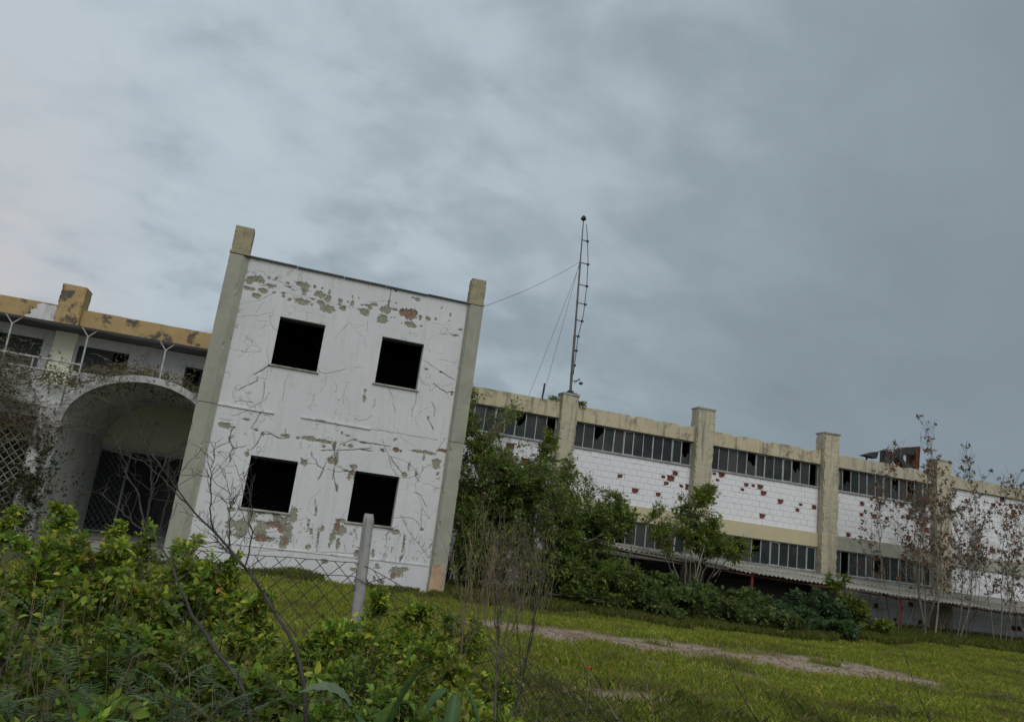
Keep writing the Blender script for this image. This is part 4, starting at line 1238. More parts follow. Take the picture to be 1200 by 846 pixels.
def curves(A, B, m, lift, wig, r):
    """(n,m,3) bent curves from A to B; lift raises the middle, wig roughens"""
    n = len(A)
    t = np.linspace(0, 1, m)[None, :, None]
    d = np.linalg.norm(B - A, axis=1)[:, None]
    C = (A + B) / 2 + np.c_[r.normal(0, .12, (n, 2)), r.normal(0, .06, n)] * d
    C[:, 2] += lift * d[:, 0]
    P = (1 - t) ** 2 * A[:, None] + 2 * t * (1 - t) * C[:, None] + t ** 2 * B[:, None]
    w = r.normal(0, 1, (n, m, 3)) * (wig * d)[:, :, None]
    w[:, 0] = 0
    return P + w * np.minimum(1, t * 3)


def tubes(P, R, k=4):
    """tube mesh arrays for (n,m,3) curves with (n,m) radii"""
    n, m, _ = P.shape
    T = unit(np.gradient(P, axis=1))
    ref = np.where(np.abs(T[..., 2:3]) > 0.85, np.array([1., 0, 0]), np.array([0, 0, 1.]))
    S = unit(np.cross(T, ref))
    U = np.cross(S, T)
    ang = np.arange(k) * 2 * math.pi / k
    V = P[:, :, None] + R[:, :, None, None] * (np.cos(ang)[None, None, :, None] * S[:, :, None] + np.sin(ang)[None, None, :, None] * U[:, :, None])
    V = V.reshape(-1, 3)
    base = (np.arange(n) * m * k)[:, None, None] + (np.arange(m - 1) * k)[None, :, None]
    a = np.arange(k)[None, None, :]
    b_ = (np.arange(k)[None, None, :] + 1) % k
    F = np.stack([base + a, base + b_, base + k + b_, base + k + a], axis=-1).reshape(-1, 4)
    return V, F


def join(parts):
    V, F, o = [], [], 0
    for v, f in parts:
        V.append(v)
        F.append(f + o)
        o += len(v)
    return np.concatenate(V), np.concatenate(F)


def leaves(P, D, Nn, Lh, Wd, col, cup=0.18, droop=0.25):
    """folded five-vertex leaves"""
    D = unit(D)
    S = unit(np.cross(D, Nn))
    U = np.cross(S, D)
    Lh = Lh[:, None]
    Wd = Wd[:, None]
    v0 = P
    c = P + D * Lh * 0.5 - U * Wd * cup
    l = P + D * Lh * 0.42 + S * Wd * 0.5
    r_ = P + D * Lh * 0.42 - S * Wd * 0.5
    tip = P + D * Lh - U * Lh * droop
    V = np.stack([v0, l, c, r_, tip], axis=1).reshape(-1, 3)
    i = (np.arange(len(P)) * 5)[:, None]
    F = np.concatenate([i + np.array([[0, 2, 1]]), i + np.array([[0, 3, 2]]), i + np.array([[1, 2, 4]]), i + np.array([[2, 3, 4]])])
    return V, F, np.repeat(col, 5, axis=0)


def ovate(P, D, Nn, Lh, Wd, col, droop=0.2):
    """eight-vertex ovate leaves folded along the midrib, for plants close by"""
    D = unit(D)
    S = unit(np.cross(D, Nn))
    U = np.cross(S, D)
    Lh = Lh[:, None]
    Wd = Wd[:, None]
    rows = [P]
    for u, w, dn in ((.28, .46, .03), (.66, .40, .30)):
        c = P + D * Lh * u - U * Lh * droop * dn
        rows += [c + S * Wd * w + U * Wd * .13, c, c - S * Wd * w + U * Wd * .13]
    rows.append(P + D * Lh - U * Lh * droop)
    V = np.stack(rows, axis=1).reshape(-1, 3)
    i = (np.arange(len(P)) * 8)[:, None]
    tri = [(0, 2, 1), (0, 3, 2), (1, 2, 5), (1, 5, 4), (2, 3, 6), (2, 6, 5), (4, 5, 7), (5, 6, 7)]
    F = np.concatenate([i + np.array([t_]) for t_ in tri])
    return V, F, np.repeat(col, 8, axis=0)


def tint(r, n, pal, var=0.22):
    """per leaf colours from a palette [(rgb, weight)]"""
    cs = np.array([p[0] for p in pal])
    w = np.array([p[1] for p in pal], float)
    k = r.choice(len(pal), n, p=w / w.sum())
    c = cs[k] * (1 + r.normal(0, var, (n, 1)))
    c *= (1 + r.normal(0, 0.08, (n, 3)))
    return np.clip(c, 0.003, 0.6)


YG = [((0.341, 0.388, 0.055), 5), ((0.261, 0.334, 0.055), 4), ((0.431, 0.432, 0.078), 2), ((0.364, 0.245, 0.059), 0.4)]
MG = [((0.151, 0.237, 0.045), 5), ((0.108, 0.184, 0.042), 4), ((0.216, 0.281, 0.045), 2)]
DG = [((0.137, 0.198, 0.041), 5), ((0.100, 0.150, 0.036), 4), ((0.193, 0.239, 0.048), 3)]
BG = [((0.121, 0.177, 0.078), 5), ((0.089, 0.146, 0.063), 4), ((0.161, 0.216, 0.107), 2)]
OG = [((0.138, 0.190, 0.036), 5), ((0.190, 0.235, 0.043), 3), ((0.111, 0.138, 0.033), 3), ((0.246, 0.222, 0.058), 1)]
IV = [((0.100, 0.148, 0.044), 5), ((0.136, 0.181, 0.056), 3), ((0.067, 0.097, 0.032), 3), ((0.141, 0.113, 0.055), 0.9)]
BR = [((0.208, 0.077, 0.046), 5), ((0.256, 0.140, 0.065), 3), ((0.144, 0.098, 0.039), 3)]


def ell(r, n, c, rad, power=0.45, zmin=None):
    d = unit(r.normal(0, 1, (n, 3)))
    p = np.array(c) + d * (r.random((n, 1)) ** power) * np.array(rad)
    if zmin is not None:
        p[:, 2] = np.maximum(p[:, 2], zmin + r.random(n) * 0.1)
    return p


def shrub(name, label, cat, base, lobes, ntw, nlf, lsize, pal, group=None, seed=0, nmain=7, rad=0.02, leafw=0.5, zmin=None, bark='bark', spread=0.35,
          up=0.5, lift=0.12, names=('stem', 'foliage'), droop=0.25, m=7, twr=0.004, leaf_from=0.3, wig=0.03, kind=None, near=False, clump=0):
    """lobes: (centre, radii, weight) in world space; ntw twigs in all, nlf leaves per twig"""
    r = np.random.default_rng(seed + 1000)
    base = np.array(base, float)
    root = thing(name, label, cat, tuple(base), group)
    if clump:
        sub_l = []
        for (c_, rd, wt) in lobes:
            for q in range(clump):
                d_ = unit(r.normal(0, 1, (1, 3)))[0]
                f_ = r.uniform(.35, .55)
                sub_l.append((np.array(c_) + d_ * np.array(rd) * r.uniform(.45, .85), np.array(rd) * f_ * np.array([1, 1, r.uniform(.7, 1.2)]), wt * f_ * r.uniform(.5, 1.5)))
        lobes = sub_l
    w = np.array([l[2] for l in lobes], float)
    w /= w.sum()
    # main limbs
    mains_end = []
    for q in range(nmain):
        l = lobes[r.choice(len(lobes), p=w)]
        mains_end.append(ell(r, 1, l[0], np.array(l[1]) * 0.75, 0.6, zmin)[0])
    mains_end = np.array(mains_end)
    foot = base + np.c_[r.normal(0, rad * 3.5, (nmain, 2)), np.zeros(nmain) - 0.05]
    PM = curves(foot, mains_end, 12, lift, 0.012, r)
    RM = rad * (0.6 + 0.5 * r.random((nmain, 1))) * np.linspace(1, 0.25, 12)[None]
    # twigs grow from the nearest limb towards tips spread through the crown
    tips = np.concatenate([ell(r, max(1, int(ntw * wi)), l[0], l[1], 0.42, zmin) for l, wi in zip(lobes, w)])
    pts = PM[:, 4:].reshape(-1, 3)
    sub = pts
    d2 = ((tips[:, None] - sub[None]) ** 2).sum(-1) + 0.15 * np.maximum(0, sub[None, :, 2] - tips[:, None, 2]) ** 2 * 8
    st = sub[np.argmin(d2, axis=1)]
    # keep twigs from being too long: start part of the way
    dist = np.linalg.norm(tips - st, axis=1, keepdims=True)
    PT = curves(st, tips, m, 0.10, wig, r)
    RT = twr * (0.7 + 0.6 * r.random((len(tips), 1))) * np.linspace(1.3, 0.35, m)[None] * (0.8 + 0.6 * dist)
    V, F = join([tubes(PM, RM, 5), tubes(PT, RT, 3)])
    link(names[0], npmesh(names[0], V - base, F, M[bark], smooth=True), root)
    # leaves along the outer part of every twig
    n = len(tips)
    tpar = leaf_from + (1 - leaf_from) * r.random((n, nlf)) ** 0.7
    fi = tpar * (m - 1)
    i0 = np.minimum(fi.astype(int), m - 2)
    fr = (fi - i0)[..., None]
    ii = np.arange(n)[:, None]
    p = PT[ii, i0] * (1 - fr) + PT[ii, i0 + 1] * fr
    tg = unit(PT[ii, i0 + 1] - PT[ii, i0])
    p = p.reshape(-1, 3)
    tg = tg.reshape(-1, 3)
    k = len(p)
    sd = unit(r.normal(0, 1, (k, 3)))
    D = unit(tg * 0.7 + sd * 1.0 + np.array([0, 0, up * 0.4]))
    p = p + sd * spread * lsize * r.random((k, 1)) * 2
    Nn = unit(np.array([0, 0, 1.0]) * (0.5 + up) + r.normal(0, 0.55, (k, 3)))
    Lh = lsize * (0.55 + 0.9 * r.random(k)) * np.repeat(np.clip(1 + r.normal(0, .25, n), .55, 1.7), nlf)
    col = tint(r, k, pal)
    # twig-wise tone so that sprays differ
    col *= np.repeat(np.clip(1 + r.normal(0, 0.18, n), 0.6, 1.5), nlf)[:, None]
    Vl, Fl, cl = (ovate if near else leaves)(p, D, Nn, Lh, Lh * leafw, col, droop=droop)
    link(names[1], npmesh(names[1], Vl - base, Fl, M['leaf'], {'col': cl}), root)
    return root


def gz1(x, y):
    return float(ground_z(np.array([x]), np.array([y]))[0])


# --- big bush against the right column
shrub('bush', 'big dense dark green bush between the white block and the wing', 'bush', (6.2, 18.6, 0.0),
      [((5.6, 18.9, 1.6), (1.3, 1.0, 1.5), 3), ((6.9, 18.5, 1.7), (1.4, 1.0, 1.4), 3), ((8.2, 18.4, 1.6), (1.1, 0.9, 1.1), 2), ((6.6, 18.0, 0.8), (2.0, 0.8, 0.8), 2), ((5.3, 19.2, 2.9), (0.8, 0.7, 1.0), 1), ((7.2, 19.0, 2.7), (1.0, 0.8, 0.9), 1.2), ((4.9, 18.3, 0.9), (0.6, 0.6, 1.0), 1.4), ((8.3, 17.7, 0.6), (0.9, 0.7, 0.7), 1.2), ((8.6, 18.6, 2.2), (0.8, 0.6, 0.6), 1.0), ((6.2, 18.8, 3.0), (1.0, 0.7, 0.7), 1.2)],
      3600, 18, 0.08, DG + [((0.100, 0.130, 0.042), 4)], seed=1, clump=14, nmain=16, rad=0.035, leafw=0.55, zmin=0.1)
shrub('bush', 'yellowish feathery young tree rising above the dark bush beside the first pilaster', 'tree', (7.3, 19.6, 0.0),
      [((7.0, 19.7, 3.5), (0.6, 0.5, 1.0), 2), ((7.9, 19.6, 3.2), (0.7, 0.5, 0.7), 2), ((8.9, 19.4, 2.7), (0.8, 0.5, 0.5), 1.6), ((6.2, 19.7, 3.5), (0.6, 0.5, 0.8), 1.2), ((7.1, 19.8, 4.3), (0.25, 0.3, 0.5), 0.5)],
      620, 14, 0.08, OG, seed=2, clump=9, nmain=12, rad=0.03, leafw=0.42, bark='bark_grey', names=('trunk', 'crown'), up=0.3)
shrub('bush', 'slim green shrub hugging the tower column and reaching the wing parapet', 'bush', (4.75, 19.9, 0.0),
      [((4.75, 20.2, 4.2), (0.45, 0.5, 1.1), 2), ((5.4, 20.2, 3.9), (0.6, 0.5, 0.9), 2), ((5.0, 20.0, 2.6), (0.6, 0.5, 1.2), 2), ((5.0, 21.6, 5.5), (0.5, 0.4, 0.35), 0.8), ((6.6, 21.7, 5.4), (0.25, 0.3, 0.5), 0.4)],
      620, 14, 0.09, DG + OG, seed=3, clump=10, nmain=10, rad=0.025)
# --- tree through the awning
shrub('young_tree', 'round olive green young tree growing up over the awning edge', 'tree', (11.8, 19.5, 0.0),
      [((11.9, 19.6, 2.8), (1.1, 0.8, 0.75), 3), ((12.7, 19.5, 2.1), (1.0, 0.7, 0.55), 2.4), ((11.0, 19.5, 2.1), (0.8, 0.7, 0.6), 2), ((12.1, 19.5, 3.4), (0.45, 0.4, 0.35), 0.7), ((13.3, 19.4, 1.9), (0.55, 0.4, 0.4), 0.8)],
      950, 17, 0.075, OG, seed=4, clump=10, nmain=12, rad=0.03, leafw=0.5, names=('trunk', 'crown'), bark='bark_grey')
# --- dark climbers under the awning
shrub('climber', 'dark broad leaved climber filling the left end under the awning', 'climber', (10.2, 18.8, 0.0),
      [((9.6, 18.9, 0.65), (0.9, 0.8, 0.6), 2), ((10.8, 18.7, 0.58), (1.1, 0.9, 0.6), 2.4), ((10.2, 17.6, 0.35), (1.2, 0.8, 0.45), 1.6), ((9.0, 18.2, 0.5), (0.8, 0.8, 0.5), 1)],
      720, 18, 0.088, IV, seed=5, clump=11, near=True, nmain=12, rad=0.02, leafw=0.85, zmin=-0.1, lift=0.3)
shrub('climber', 'dark ivy mound under the awning left of the first red post', 'climber', (12.6, 18.6, 0.0),
      [((12.2, 18.9, 0.5), (1.0, 0.8, 0.55), 2.2), ((13.3, 18.9, 0.45), (0.9, 0.8, 0.5), 2), ((12.6, 17.6, 0.25), (1.3, 0.9, 0.45), 2)],
      720, 18, 0.088, IV, seed=6, clump=11, near=True, nmain=12, rad=0.02, leafw=0.85, zmin=-0.15, lift=0.3)
shrub('climber', 'low leafy green bramble mound in front of the dark gap right of the red post', 'climber', (14.8, 18.2, 0.0),
      [((14.3, 18.6, 0.45), (0.9, 0.8, 0.5), 2.2), ((15.5, 18.4, 0.42), (0.9, 0.8, 0.5), 2), ((14.6, 17.3, 0.1), (1.2, 0.7, 0.35), 1.5)],
      520, 18, 0.09, [((0.085, 0.135, 0.058), 5), ((0.06, 0.095, 0.04), 4)], seed=7, clump=11, near=True, nmain=10, rad=0.015, leafw=0.8, zmin=-0.1, lift=0.3)
shrub('shrub', 'sparse pale leaved shrub reaching the awning edge before the white wall', 'shrub', (16.4, 18.4, 0.0),
      [((16.3, 18.5, 0.5), (0.8, 0.6, 0.55), 2.2), ((16.9, 18.4, 0.9), (0.7, 0.5, 0.45), 1.2), ((15.9, 18.5, 1.35), (0.45, 0.4, 0.4), 0.7), ((17.2, 18.0, 0.15), (1.0, 0.6, 0.35), 1.6)],
      330, 10, 0.11, OG + [((0.13, 0.15, 0.05), 3)], seed=8, clump=5, nmain=12, rad=0.015, leafw=0.6, zmin=-0.05, lift=0.2)

# --- bare saplings by the end of the wing
SAP = [(18.95, 19.35, 5.9, 'slender bare sapling left of the sapling group, by the red awning post', -.35, 0.020, 11), (20.0, 19.5, 6.9, 'tallest bare sapling with tufted tips over the wing parapet', .25, 0.034, 17),
       (20.75, 19.7, 6.6, 'thick grey trunked sapling before the fourth pilaster', .25, 0.055, 16), (21.5, 19.4, 6.5, 'bare sapling leaning right beside the fourth pilaster', .7, 0.036, 15),
       (22.3, 19.8, 5.8, 'thin bare sapling between the fourth pilaster and the frame edge', .3, 0.026, 13), (23.0, 19.5, 5.5, 'bare sapling with red brown leaf clusters at mid height', .35, 0.03, 14),
       (23.9, 19.8, 5.2, 'last but one bare sapling toward the right frame edge', .1, 0.028, 13), (24.7, 19.6, 5.3, 'rightmost bare sapling at the frame edge', .1, 0.03, 13),
       (19.5, 20.9, 5.2, 'thin bare sapling behind the red awning post', .1, 0.018, 9), (20.35, 20.6, 5.6, 'thin bare sapling just left of the thick trunked one', -.2, 0.022, 10),
       (21.15, 20.9, 5.9, 'thin bare sapling close behind the thick trunked one', -.1, 0.022, 10), (21.95, 20.6, 5.4, 'slim bare sapling right of the leaning one', -.2, 0.024, 10),
       (22.7, 20.9, 5.2, 'slim bare sapling behind the red brown leaf clusters', .2, 0.022, 10), (23.4, 20.7, 5.0, 'slim bare sapling left of the last pair', .15, 0.022, 10), (25.6, 20.6, 5.2, 'slim bare sapling cut by the right frame edge', -.1, 0.024, 10)]
for k, (x, y, h, lab, lean, rr, nb) in enumerate(SAP):
    r = np.random.default_rng(300 + k)
    base = np.array([x, y, gz1(x, y) - 0.05])
    root = thing('bare_sapling', lab, 'sapling', tuple(base), 'bare saplings at the far end of the wing')
    stems = []
    nst = 2 if k not in (0, 4) else 1
    A = np.repeat(base[None], nst, 0) + np.c_[r.normal(0, .12, (nst, 2)), np.zeros(nst)]
    B = np.array([[x + lean * (1 if q == 0 else -0.8) + r.normal(0, .15), y + r.normal(0, .2), base[2] + h * (1 if q == 0 else r.uniform(.6, .85))] for q in range(nst)])
    PM = curves(A, B, 16, 0.0, 0.006, r)
    RM = rr * (0.55 + 0.25 * r.random((nst, 1))) * np.linspace(1, 0.18, 16)[None]
    st, en = [], []
    for q in range(nst):
        for b_ in range(int(nb * 1.4)):
            i = r.integers(4, 15)
            p = PM[q, i]
            ln = (0.45 + 0.9 * r.random()) * (1.2 - i / 20)
            a = r.uniform(0, 2 * math.pi)
            st.append(p)
            en.append(p + np.array([math.cos(a) * ln * .55, math.sin(a) * ln * .4, ln * r.uniform(.55, 1.0)]))
    P1 = curves(np.array(st), np.array(en), 8, -0.10, 0.015, r)
    R1 = rr * 0.20 * (0.6 + 0.6 * r.random((len(st), 1))) * np.linspace(1, 0.35, 8)[None]
    st2, en2 = [], []
    for q in range(len(P1)):
        for b_ in range(5):
            i = r.integers(2, 8)
            p = P1[q, i]
            ln = 0.18 + 0.45 * r.random()
            a = r.uniform(0, 2 * math.pi)
            st2.append(p)
            en2.append(p + np.array([math.cos(a) * ln * .6, math.sin(a) * ln * .5, ln * r.uniform(.2, 1.0)]))
    P2 = curves(np.array(st2), np.array(en2), 6, -0.1, 0.02, r)
    R2 = rr * 0.10 * np.ones((len(st2), 1)) * np.linspace(1, 0.5, 6)[None] + 0.0026
    V, F = join([tubes(PM, RM, 6), tubes(P1, R1, 4), tubes(P2, R2, 3)])
    link('trunk', npmesh('trunk', V - base, F, M['bark_grey'], smooth=True), root)
    tips = np.concatenate([P1[:, -1], P2[:, -1], P2[::2, 3]])
    if k in (4, 5, 6):
        ext = ell(r, 60, (x + 0.2, y, 4.3), (0.8, 0.4, 0.5), 0.5)
        tips = np.concatenate([tips, ext])
    tips = tips[r.random(len(tips)) < .32]
    nl = 7
    p = np.repeat(tips, nl, 0)
    D = unit(r.normal(0, 1, (len(p), 3)) + np.array([0, 0, .7]))
    pal = BR + OG if k % 2 else OG + BR[:2]
    col = tint(r, len(p), pal)
    tw = np.repeat(r.choice(2, len(tips), p=[.55, .45]), nl)
    col = np.where(tw[:, None] == 1, tint(r, len(p), BR), tint(r, len(p), [((0.09, 0.085, 0.04), 3), ((0.12, 0.08, 0.045), 3)]))
    Lh = 0.05 + 0.06 * r.random(len(p))
    Vl, Fl, cl = leaves(p + r.normal(0, .02, p.shape), D, r.normal(0, 1, p.shape), Lh, Lh * .55, col)
    tag(link('buds', npmesh('buds', Vl - base, Fl, M['leaf'], {'col': cl}), root), kind='stuff')

# --- dry canes before the big bush
r = np.random.default_rng(41)
for k, (x, y, n, h, lab) in enumerate([(4.7, 15.6, 26, 2.0, 'thicket of pale dry canes leaning in front of the dark bush'), (5.6, 15.9, 34, 1.6, 'shorter pale dry canes at the foot of the dark bush')]):
    base = np.array([x, y, gz1(x, y)])
    root = thing('dry_canes', lab, 'dry canes', tuple(base))
    A = base + np.c_[r.normal(0, .30, (n, 2)), np.full(n, -.03)]
    B = A + np.c_[r.normal(0, .30, n), r.normal(0, .2, n), h * (0.4 + 0.7 * r.random(n))]
    P = curves(A, B, 9, 0.0, 0.012, r)
    st = P[:, 4:].reshape(-1, 3)
    en = st + np.c_[r.normal(0, .12, (len(st), 2)), 0.10 + 0.25 * r.random(len(st))]
    V, F = join([tubes(P, 0.007 * np.linspace(1, .4, 9)[None] * np.ones((n, 1)), 3), tubes(curves(st, en, 5, 0, .02, r), np.full((len(st), 5), 0.0028), 3)])
    link('canes', npmesh('canes', V - base, F, M['straw'], smooth=True), root)

# --- creepers on the entrance wing
def creeper(label, pts, n, nl, size, pal, seed, base, dead=0.3, spreadv=(.35, .25, .25), twr=.006):
    r = np.random.default_rng(seed)
    base = np.array(base, float)
    root = thing('creeper', label, 'creeper', tuple(base))
    c = np.array([p[:3] for p in pts])
    w = np.array([p[3] for p in pts], float)
    k = r.choice(len(pts), n, p=w / w.sum())
    A = c[k] + r.normal(0, 1, (n, 3)) * np.array(spreadv)
    B = A + r.normal(0, 1, (n, 3)) * np.array([.45, .18, .22]) + np.array([0, -.05, -.06])
    P = curves(A, B, 7, -0.15, .05, r)
    V, F = tubes(P, twr * np.linspace(1, .5, 7)[None] * (.5 + r.random((n, 1))), 3)
    link('stem', npmesh('stem', V - base, F, M['vine'], smooth=True), root)
    sel = np.where(r.random(n) > dead)[0]
    q = r.integers(0, 7, (len(sel), nl))
    p = P[sel[:, None], q].reshape(-1, 3) + r.normal(0, .035, (len(sel) * nl, 3))
    m_ = len(p)
    D = unit(r.normal(0, 1, (m_, 3)) + np.array([0, -.5, -.2]))
    Lh = size * (.6 + .8 * r.random(m_))
    Vl, Fl, cl = leaves(p, D, unit(r.normal(0, .6, (m_, 3)) + np.array([0, -.6, .8])), Lh, Lh * .7, tint(r, m_, pal))
    link('foliage', npmesh('foliage', Vl - base, Fl, M['leaf'], {'col': cl}), root)


VG = [((0.105, 0.112, 0.039), 4), ((0.077, 0.087, 0.035), 4), ((0.140, 0.133, 0.056), 2), ((0.182, 0.070, 0.049), 0.5)]
creeper('half dead creeper sprawling over the balcony railing at the left edge', [(-7.2, 18.0, 3.7, 1), (-6.5, 18.0, 3.65, 1.5), (-6.0, 17.95, 3.6, 1.4), (-5.5, 17.95, 3.45, 1.3), (-6.3, 17.9, 3.1, 1.2), (-5.6, 17.9, 3.0, 1), (-9, 18, 3.6, 1.2), (-11, 18, 3.6, 1)], 1000, 7, .055, VG, 71, (-6, 18, 2.96), 0.62)
creeper('dry creeper with a few leaves lying over the arch crown', [(-4.6, 18.1, 3.6, 1.4), (-4.1, 18.2, 3.85, 1.3), (-3.5, 18.3, 4.0, 1.2), (-2.9, 18.4, 4.02, 1), (-2.3, 18.5, 3.85, 1), (-3.4, 19.2, 4.05, 1)], 380, 8, .055, VG, 72, (-3.4, 18.3, 3.9), 0.4, (.25, .2, .08))
creeper('green ivy climbing the white pier left of the arch', [(-4.72, 17.9, 2.3, .7), (-4.65, 17.9, 1.9, .8), (-4.75, 17.88, 1.5, 1.4), (-4.9, 17.88, 1.3, 1.3), (-4.7, 17.88, 1.0, 1.2), (-4.85, 17.88, .6, 1.2), (-5.2, 17.9, .7, .7)], 190, 11, .065, [((0.045, 0.058, 0.02), 4), ((0.03, 0.042, 0.016), 3), ((0.07, 0.07, 0.03), 1.5)], 73, (-4.8, 17.9, 0.1), 0.1, (.12, .03, .14), .005)
creeper('brown hanging withered vines over the lattice screen', [(-5.2, 17.88, 2.7, 1.4), (-5.6, 17.88, 2.75, 1.2), (-4.95, 17.88, 2.45, 1.2), (-6.2, 17.9, 2.7, 1), (-4.55, 17.86, 2.6, .8)], 260, 4, .05, [((0.12, 0.065, 0.045), 4), ((0.10, 0.085, 0.045), 4), ((0.07, 0.07, 0.03), 2)], 74, (-5.3, 17.9, 2.4), 0.55, (.22, .03, .22), .005)

# --- small growth on the roof edge
shrub('roof_weed', 'small weed tuft on the parapet right of the mast', 'weed', (8.98, 22.46, 5.86), [((9.0, 22.45, 5.97), (.3, .12, .1), 1)], 40, 9, .06, OG, seed=61, nmain=4, rad=.006)
shrub('roof_weed', 'small weed tuft on the parapet left of the mast', 'weed', (8.05, 22.46, 5.86), [((8.05, 22.45, 5.98), (.22, .12, .09), 1)], 26, 9, .06, OG, seed=62, nmain=4, rad=.006)

# ------------------------------------------------------------------ lawn
def blades(x, y, h, w, pal, r, lean=0.35, zoff=0.0):
    n = len(x)
    z = ground_z(x, y) + zoff
    a = r.uniform(0, 2 * math.pi, n)
    d = np.c_[np.cos(a), np.sin(a)]
    ln = r.normal(0, lean, (n, 2)) * h[:, None]
    P0 = np.c_[x - d[:, 0] * w / 2, y - d[:, 1] * w / 2, z - 0.01]
    P1 = np.c_[x + d[:, 0] * w / 2, y + d[:, 1] * w / 2, z - 0.01]
    Pm = np.c_[x + ln[:, 0] * .35, y + ln[:, 1] * .35, z + h * .6]
    P2 = np.c_[x + ln[:, 0], y + ln[:, 1], z + h * .95]
    V = np.stack([P0, P1, Pm + np.c_[d * w[:, None] * .4, np.zeros(n)], P2], axis=1).reshape(-1, 3)
    i = (np.arange(n) * 4)[:, None]
    F = np.concatenate([i + np.array([[0, 1, 2]]), i + np.array([[0, 2, 3]])])
    return V, F, np.repeat(tint(r, n, pal, .2), 4, axis=0)


r = np.random.default_rng(88)
GP = [((0.234, 0.269, 0.040), 5), ((0.179, 0.220, 0.034), 4), ((0.314, 0.300, 0.068), 1.6), ((0.409, 0.335, 0.128), 0.5)]
# density falls with distance so that blades keep about the same spacing in the picture
n0 = 620000
yy_ = 5.6 + (21.0 - 5.6) * r.random(n0) ** 1.35
xx_ = -4.0 + r.random(n0) * 32
ok = (np.abs(xx_) < 5.0 + yy_ * 1.5) & (xx_ > -0.45 * yy_ - 1) & (xx_ < yy_ * 1.45 + 1.5)
ok &= dirt_mask(xx_, yy_) < 0.08 + 0.85 * r.random(n0)
clump = fbm(np.c_[xx_ * 1.6, yy_ * 1.6], 3, 120)
ok &= r.random(n0) < 0.35 + 1.2 * clump
ok &= ~((xx_ > -1.6) & (xx_ < 3.9) & (yy_ > 17.4))
xx_, yy_, clump = xx_[ok], yy_[ok], clump[ok]
h = (0.035 + 0.055 * r.random(len(xx_))) * (0.6 + 0.9 * clump)
wv = 0.0025 + 0.0007 * yy_
tuft = np.clip((fbm(np.c_[xx_ * 4.5, yy_ * 4.5], 2, 151) - .66) / .08, 0, 1)
h = h * (1 + 0.6 * tuft)
lawn = blades(xx_, yy_, h, wv, GP, r)
patch = fbm(np.c_[xx_ * .55, yy_ * .9], 3, 161)
dry = np.clip((fbm(np.c_[xx_ * 1.4, yy_ * 1.8], 3, 171) - .52) / .16, 0, 1) * .75
lc = lawn[2] * (0.72 + 0.65 * np.repeat(patch, 4))[:, None]
dry = np.repeat(dry, 4)[:, None]
lawn = (lawn[0], lawn[1], lc * (1 - dry) + dry * np.array([.125, .112, .048]))
# longer grass along the building and the shrubs
n1 = 120000
xb = r.uniform(-2, 27, n1)
edge = np.interp(xb, [-2, 3.6, 5.0, 9.0, 13, 17, 20, 27], [16.3, 16.3, 15.1, 15.3, 15.8, 16.3, 16.9, 17.2]) + 1.1 * (fbm(np.c_[xb * .8, xb * 0], 3, 133) - .5)
far_e = np.interp(xb, [-2, 3.9, 4.3, 16, 18, 27], [17.42, 17.42, 18.5, 18.8, 21.8, 21.8])
yb = edge + (far_e - edge) * r.random(n1)
keep_ = fbm(np.c_[xb * 1.1, yb * 1.1], 3, 130) > 0.66 - 0.30 * np.clip((yb - edge) / 1.3, 0, 1)
xb, yb = xb[keep_], yb[keep_]
hb = (0.07 + 0.20 * r.random(len(xb)) ** 1.5) * np.where(xb < 4.2, 0.55, 1.0)
longg = blades(xb, yb, hb, np.full(len(xb), 0.011), [((0.115, 0.130, 0.028), 5), ((0.085, 0.105, 0.025), 4), ((0.16, 0.145, 0.055), 1.5)], r, .3)
# rough grass just beyond the fence
n2 = 42000
xc = r.uniform(-2.5, 9, n2)
yc = r.uniform(4.6, 8.2, n2)
kk = (fbm(np.c_[xc * 1.3, yc * 1.3], 3, 140) > 0.36 + 0.05 * (xc - 2.0)) & (dirt_mask(xc, yc) < .5)
xc, yc = xc[kk], yc[kk]
hc = 0.04 + 0.13 * r.random(len(xc)) ** 1.8
rough = blades(xc, yc, hc, np.full(len(xc), 0.0045), [((0.115, 0.135, 0.03), 5), ((0.085, 0.11, 0.026), 4), ((0.19, 0.165, 0.075), 2.0)], r, .45)
for nm, lab, d in (('grass', 'short green lawn grass across the yard', lawn), ('tall_grass', 'longer dark grass along the foot of the buildings and bushes', longg), ('rough_grass', 'rough mixed grass just beyond the wire fence', rough)):
    tag(link(nm, npmesh(nm, d[0], d[1], M['grass'], {'col': d[2]})), lab, 'grass', kind='stuff')
# stones and crumbs on the bare track
n3 = 1100
xs3 = r.uniform(-5, 12, 60000)
ys3 = r.uniform(7, 15, 60000)
s3 = np.where(dirt_mask(xs3, ys3) > 0.7)[0][:n3]
xs3, ys3 = xs3[s3], ys3[s3]
sz = 0.008 + 0.03 * r.random(len(s3)) ** 3
octa = np.array([[1, 0, 0], [-1, 0, 0], [0, 1, 0], [0, -1, 0], [0, 0, .7], [0, 0, -.7]])
oct_f = np.array([[0, 2, 4], [2, 1, 4], [1, 3, 4], [3, 0, 4], [2, 0, 5], [1, 2, 5], [3, 1, 5], [0, 3, 5]])
Vs = np.c_[xs3, ys3, ground_z(xs3, ys3) - .012][:, None] + octa[None] * sz[:, None, None] * (0.6 + .8 * r.random((len(s3), 6, 1)))
Fs = (np.arange(len(s3)) * 6)[:, None, None] + oct_f[None]
tag(link('gravel', npmesh('gravel', Vs.reshape(-1, 3), Fs.reshape(-1, 3), plain('gravel_stone', (0.27, 0.23, 0.18), .95, .5, 3))), 'loose stones scattered on the bare track', 'gravel', kind='stuff')

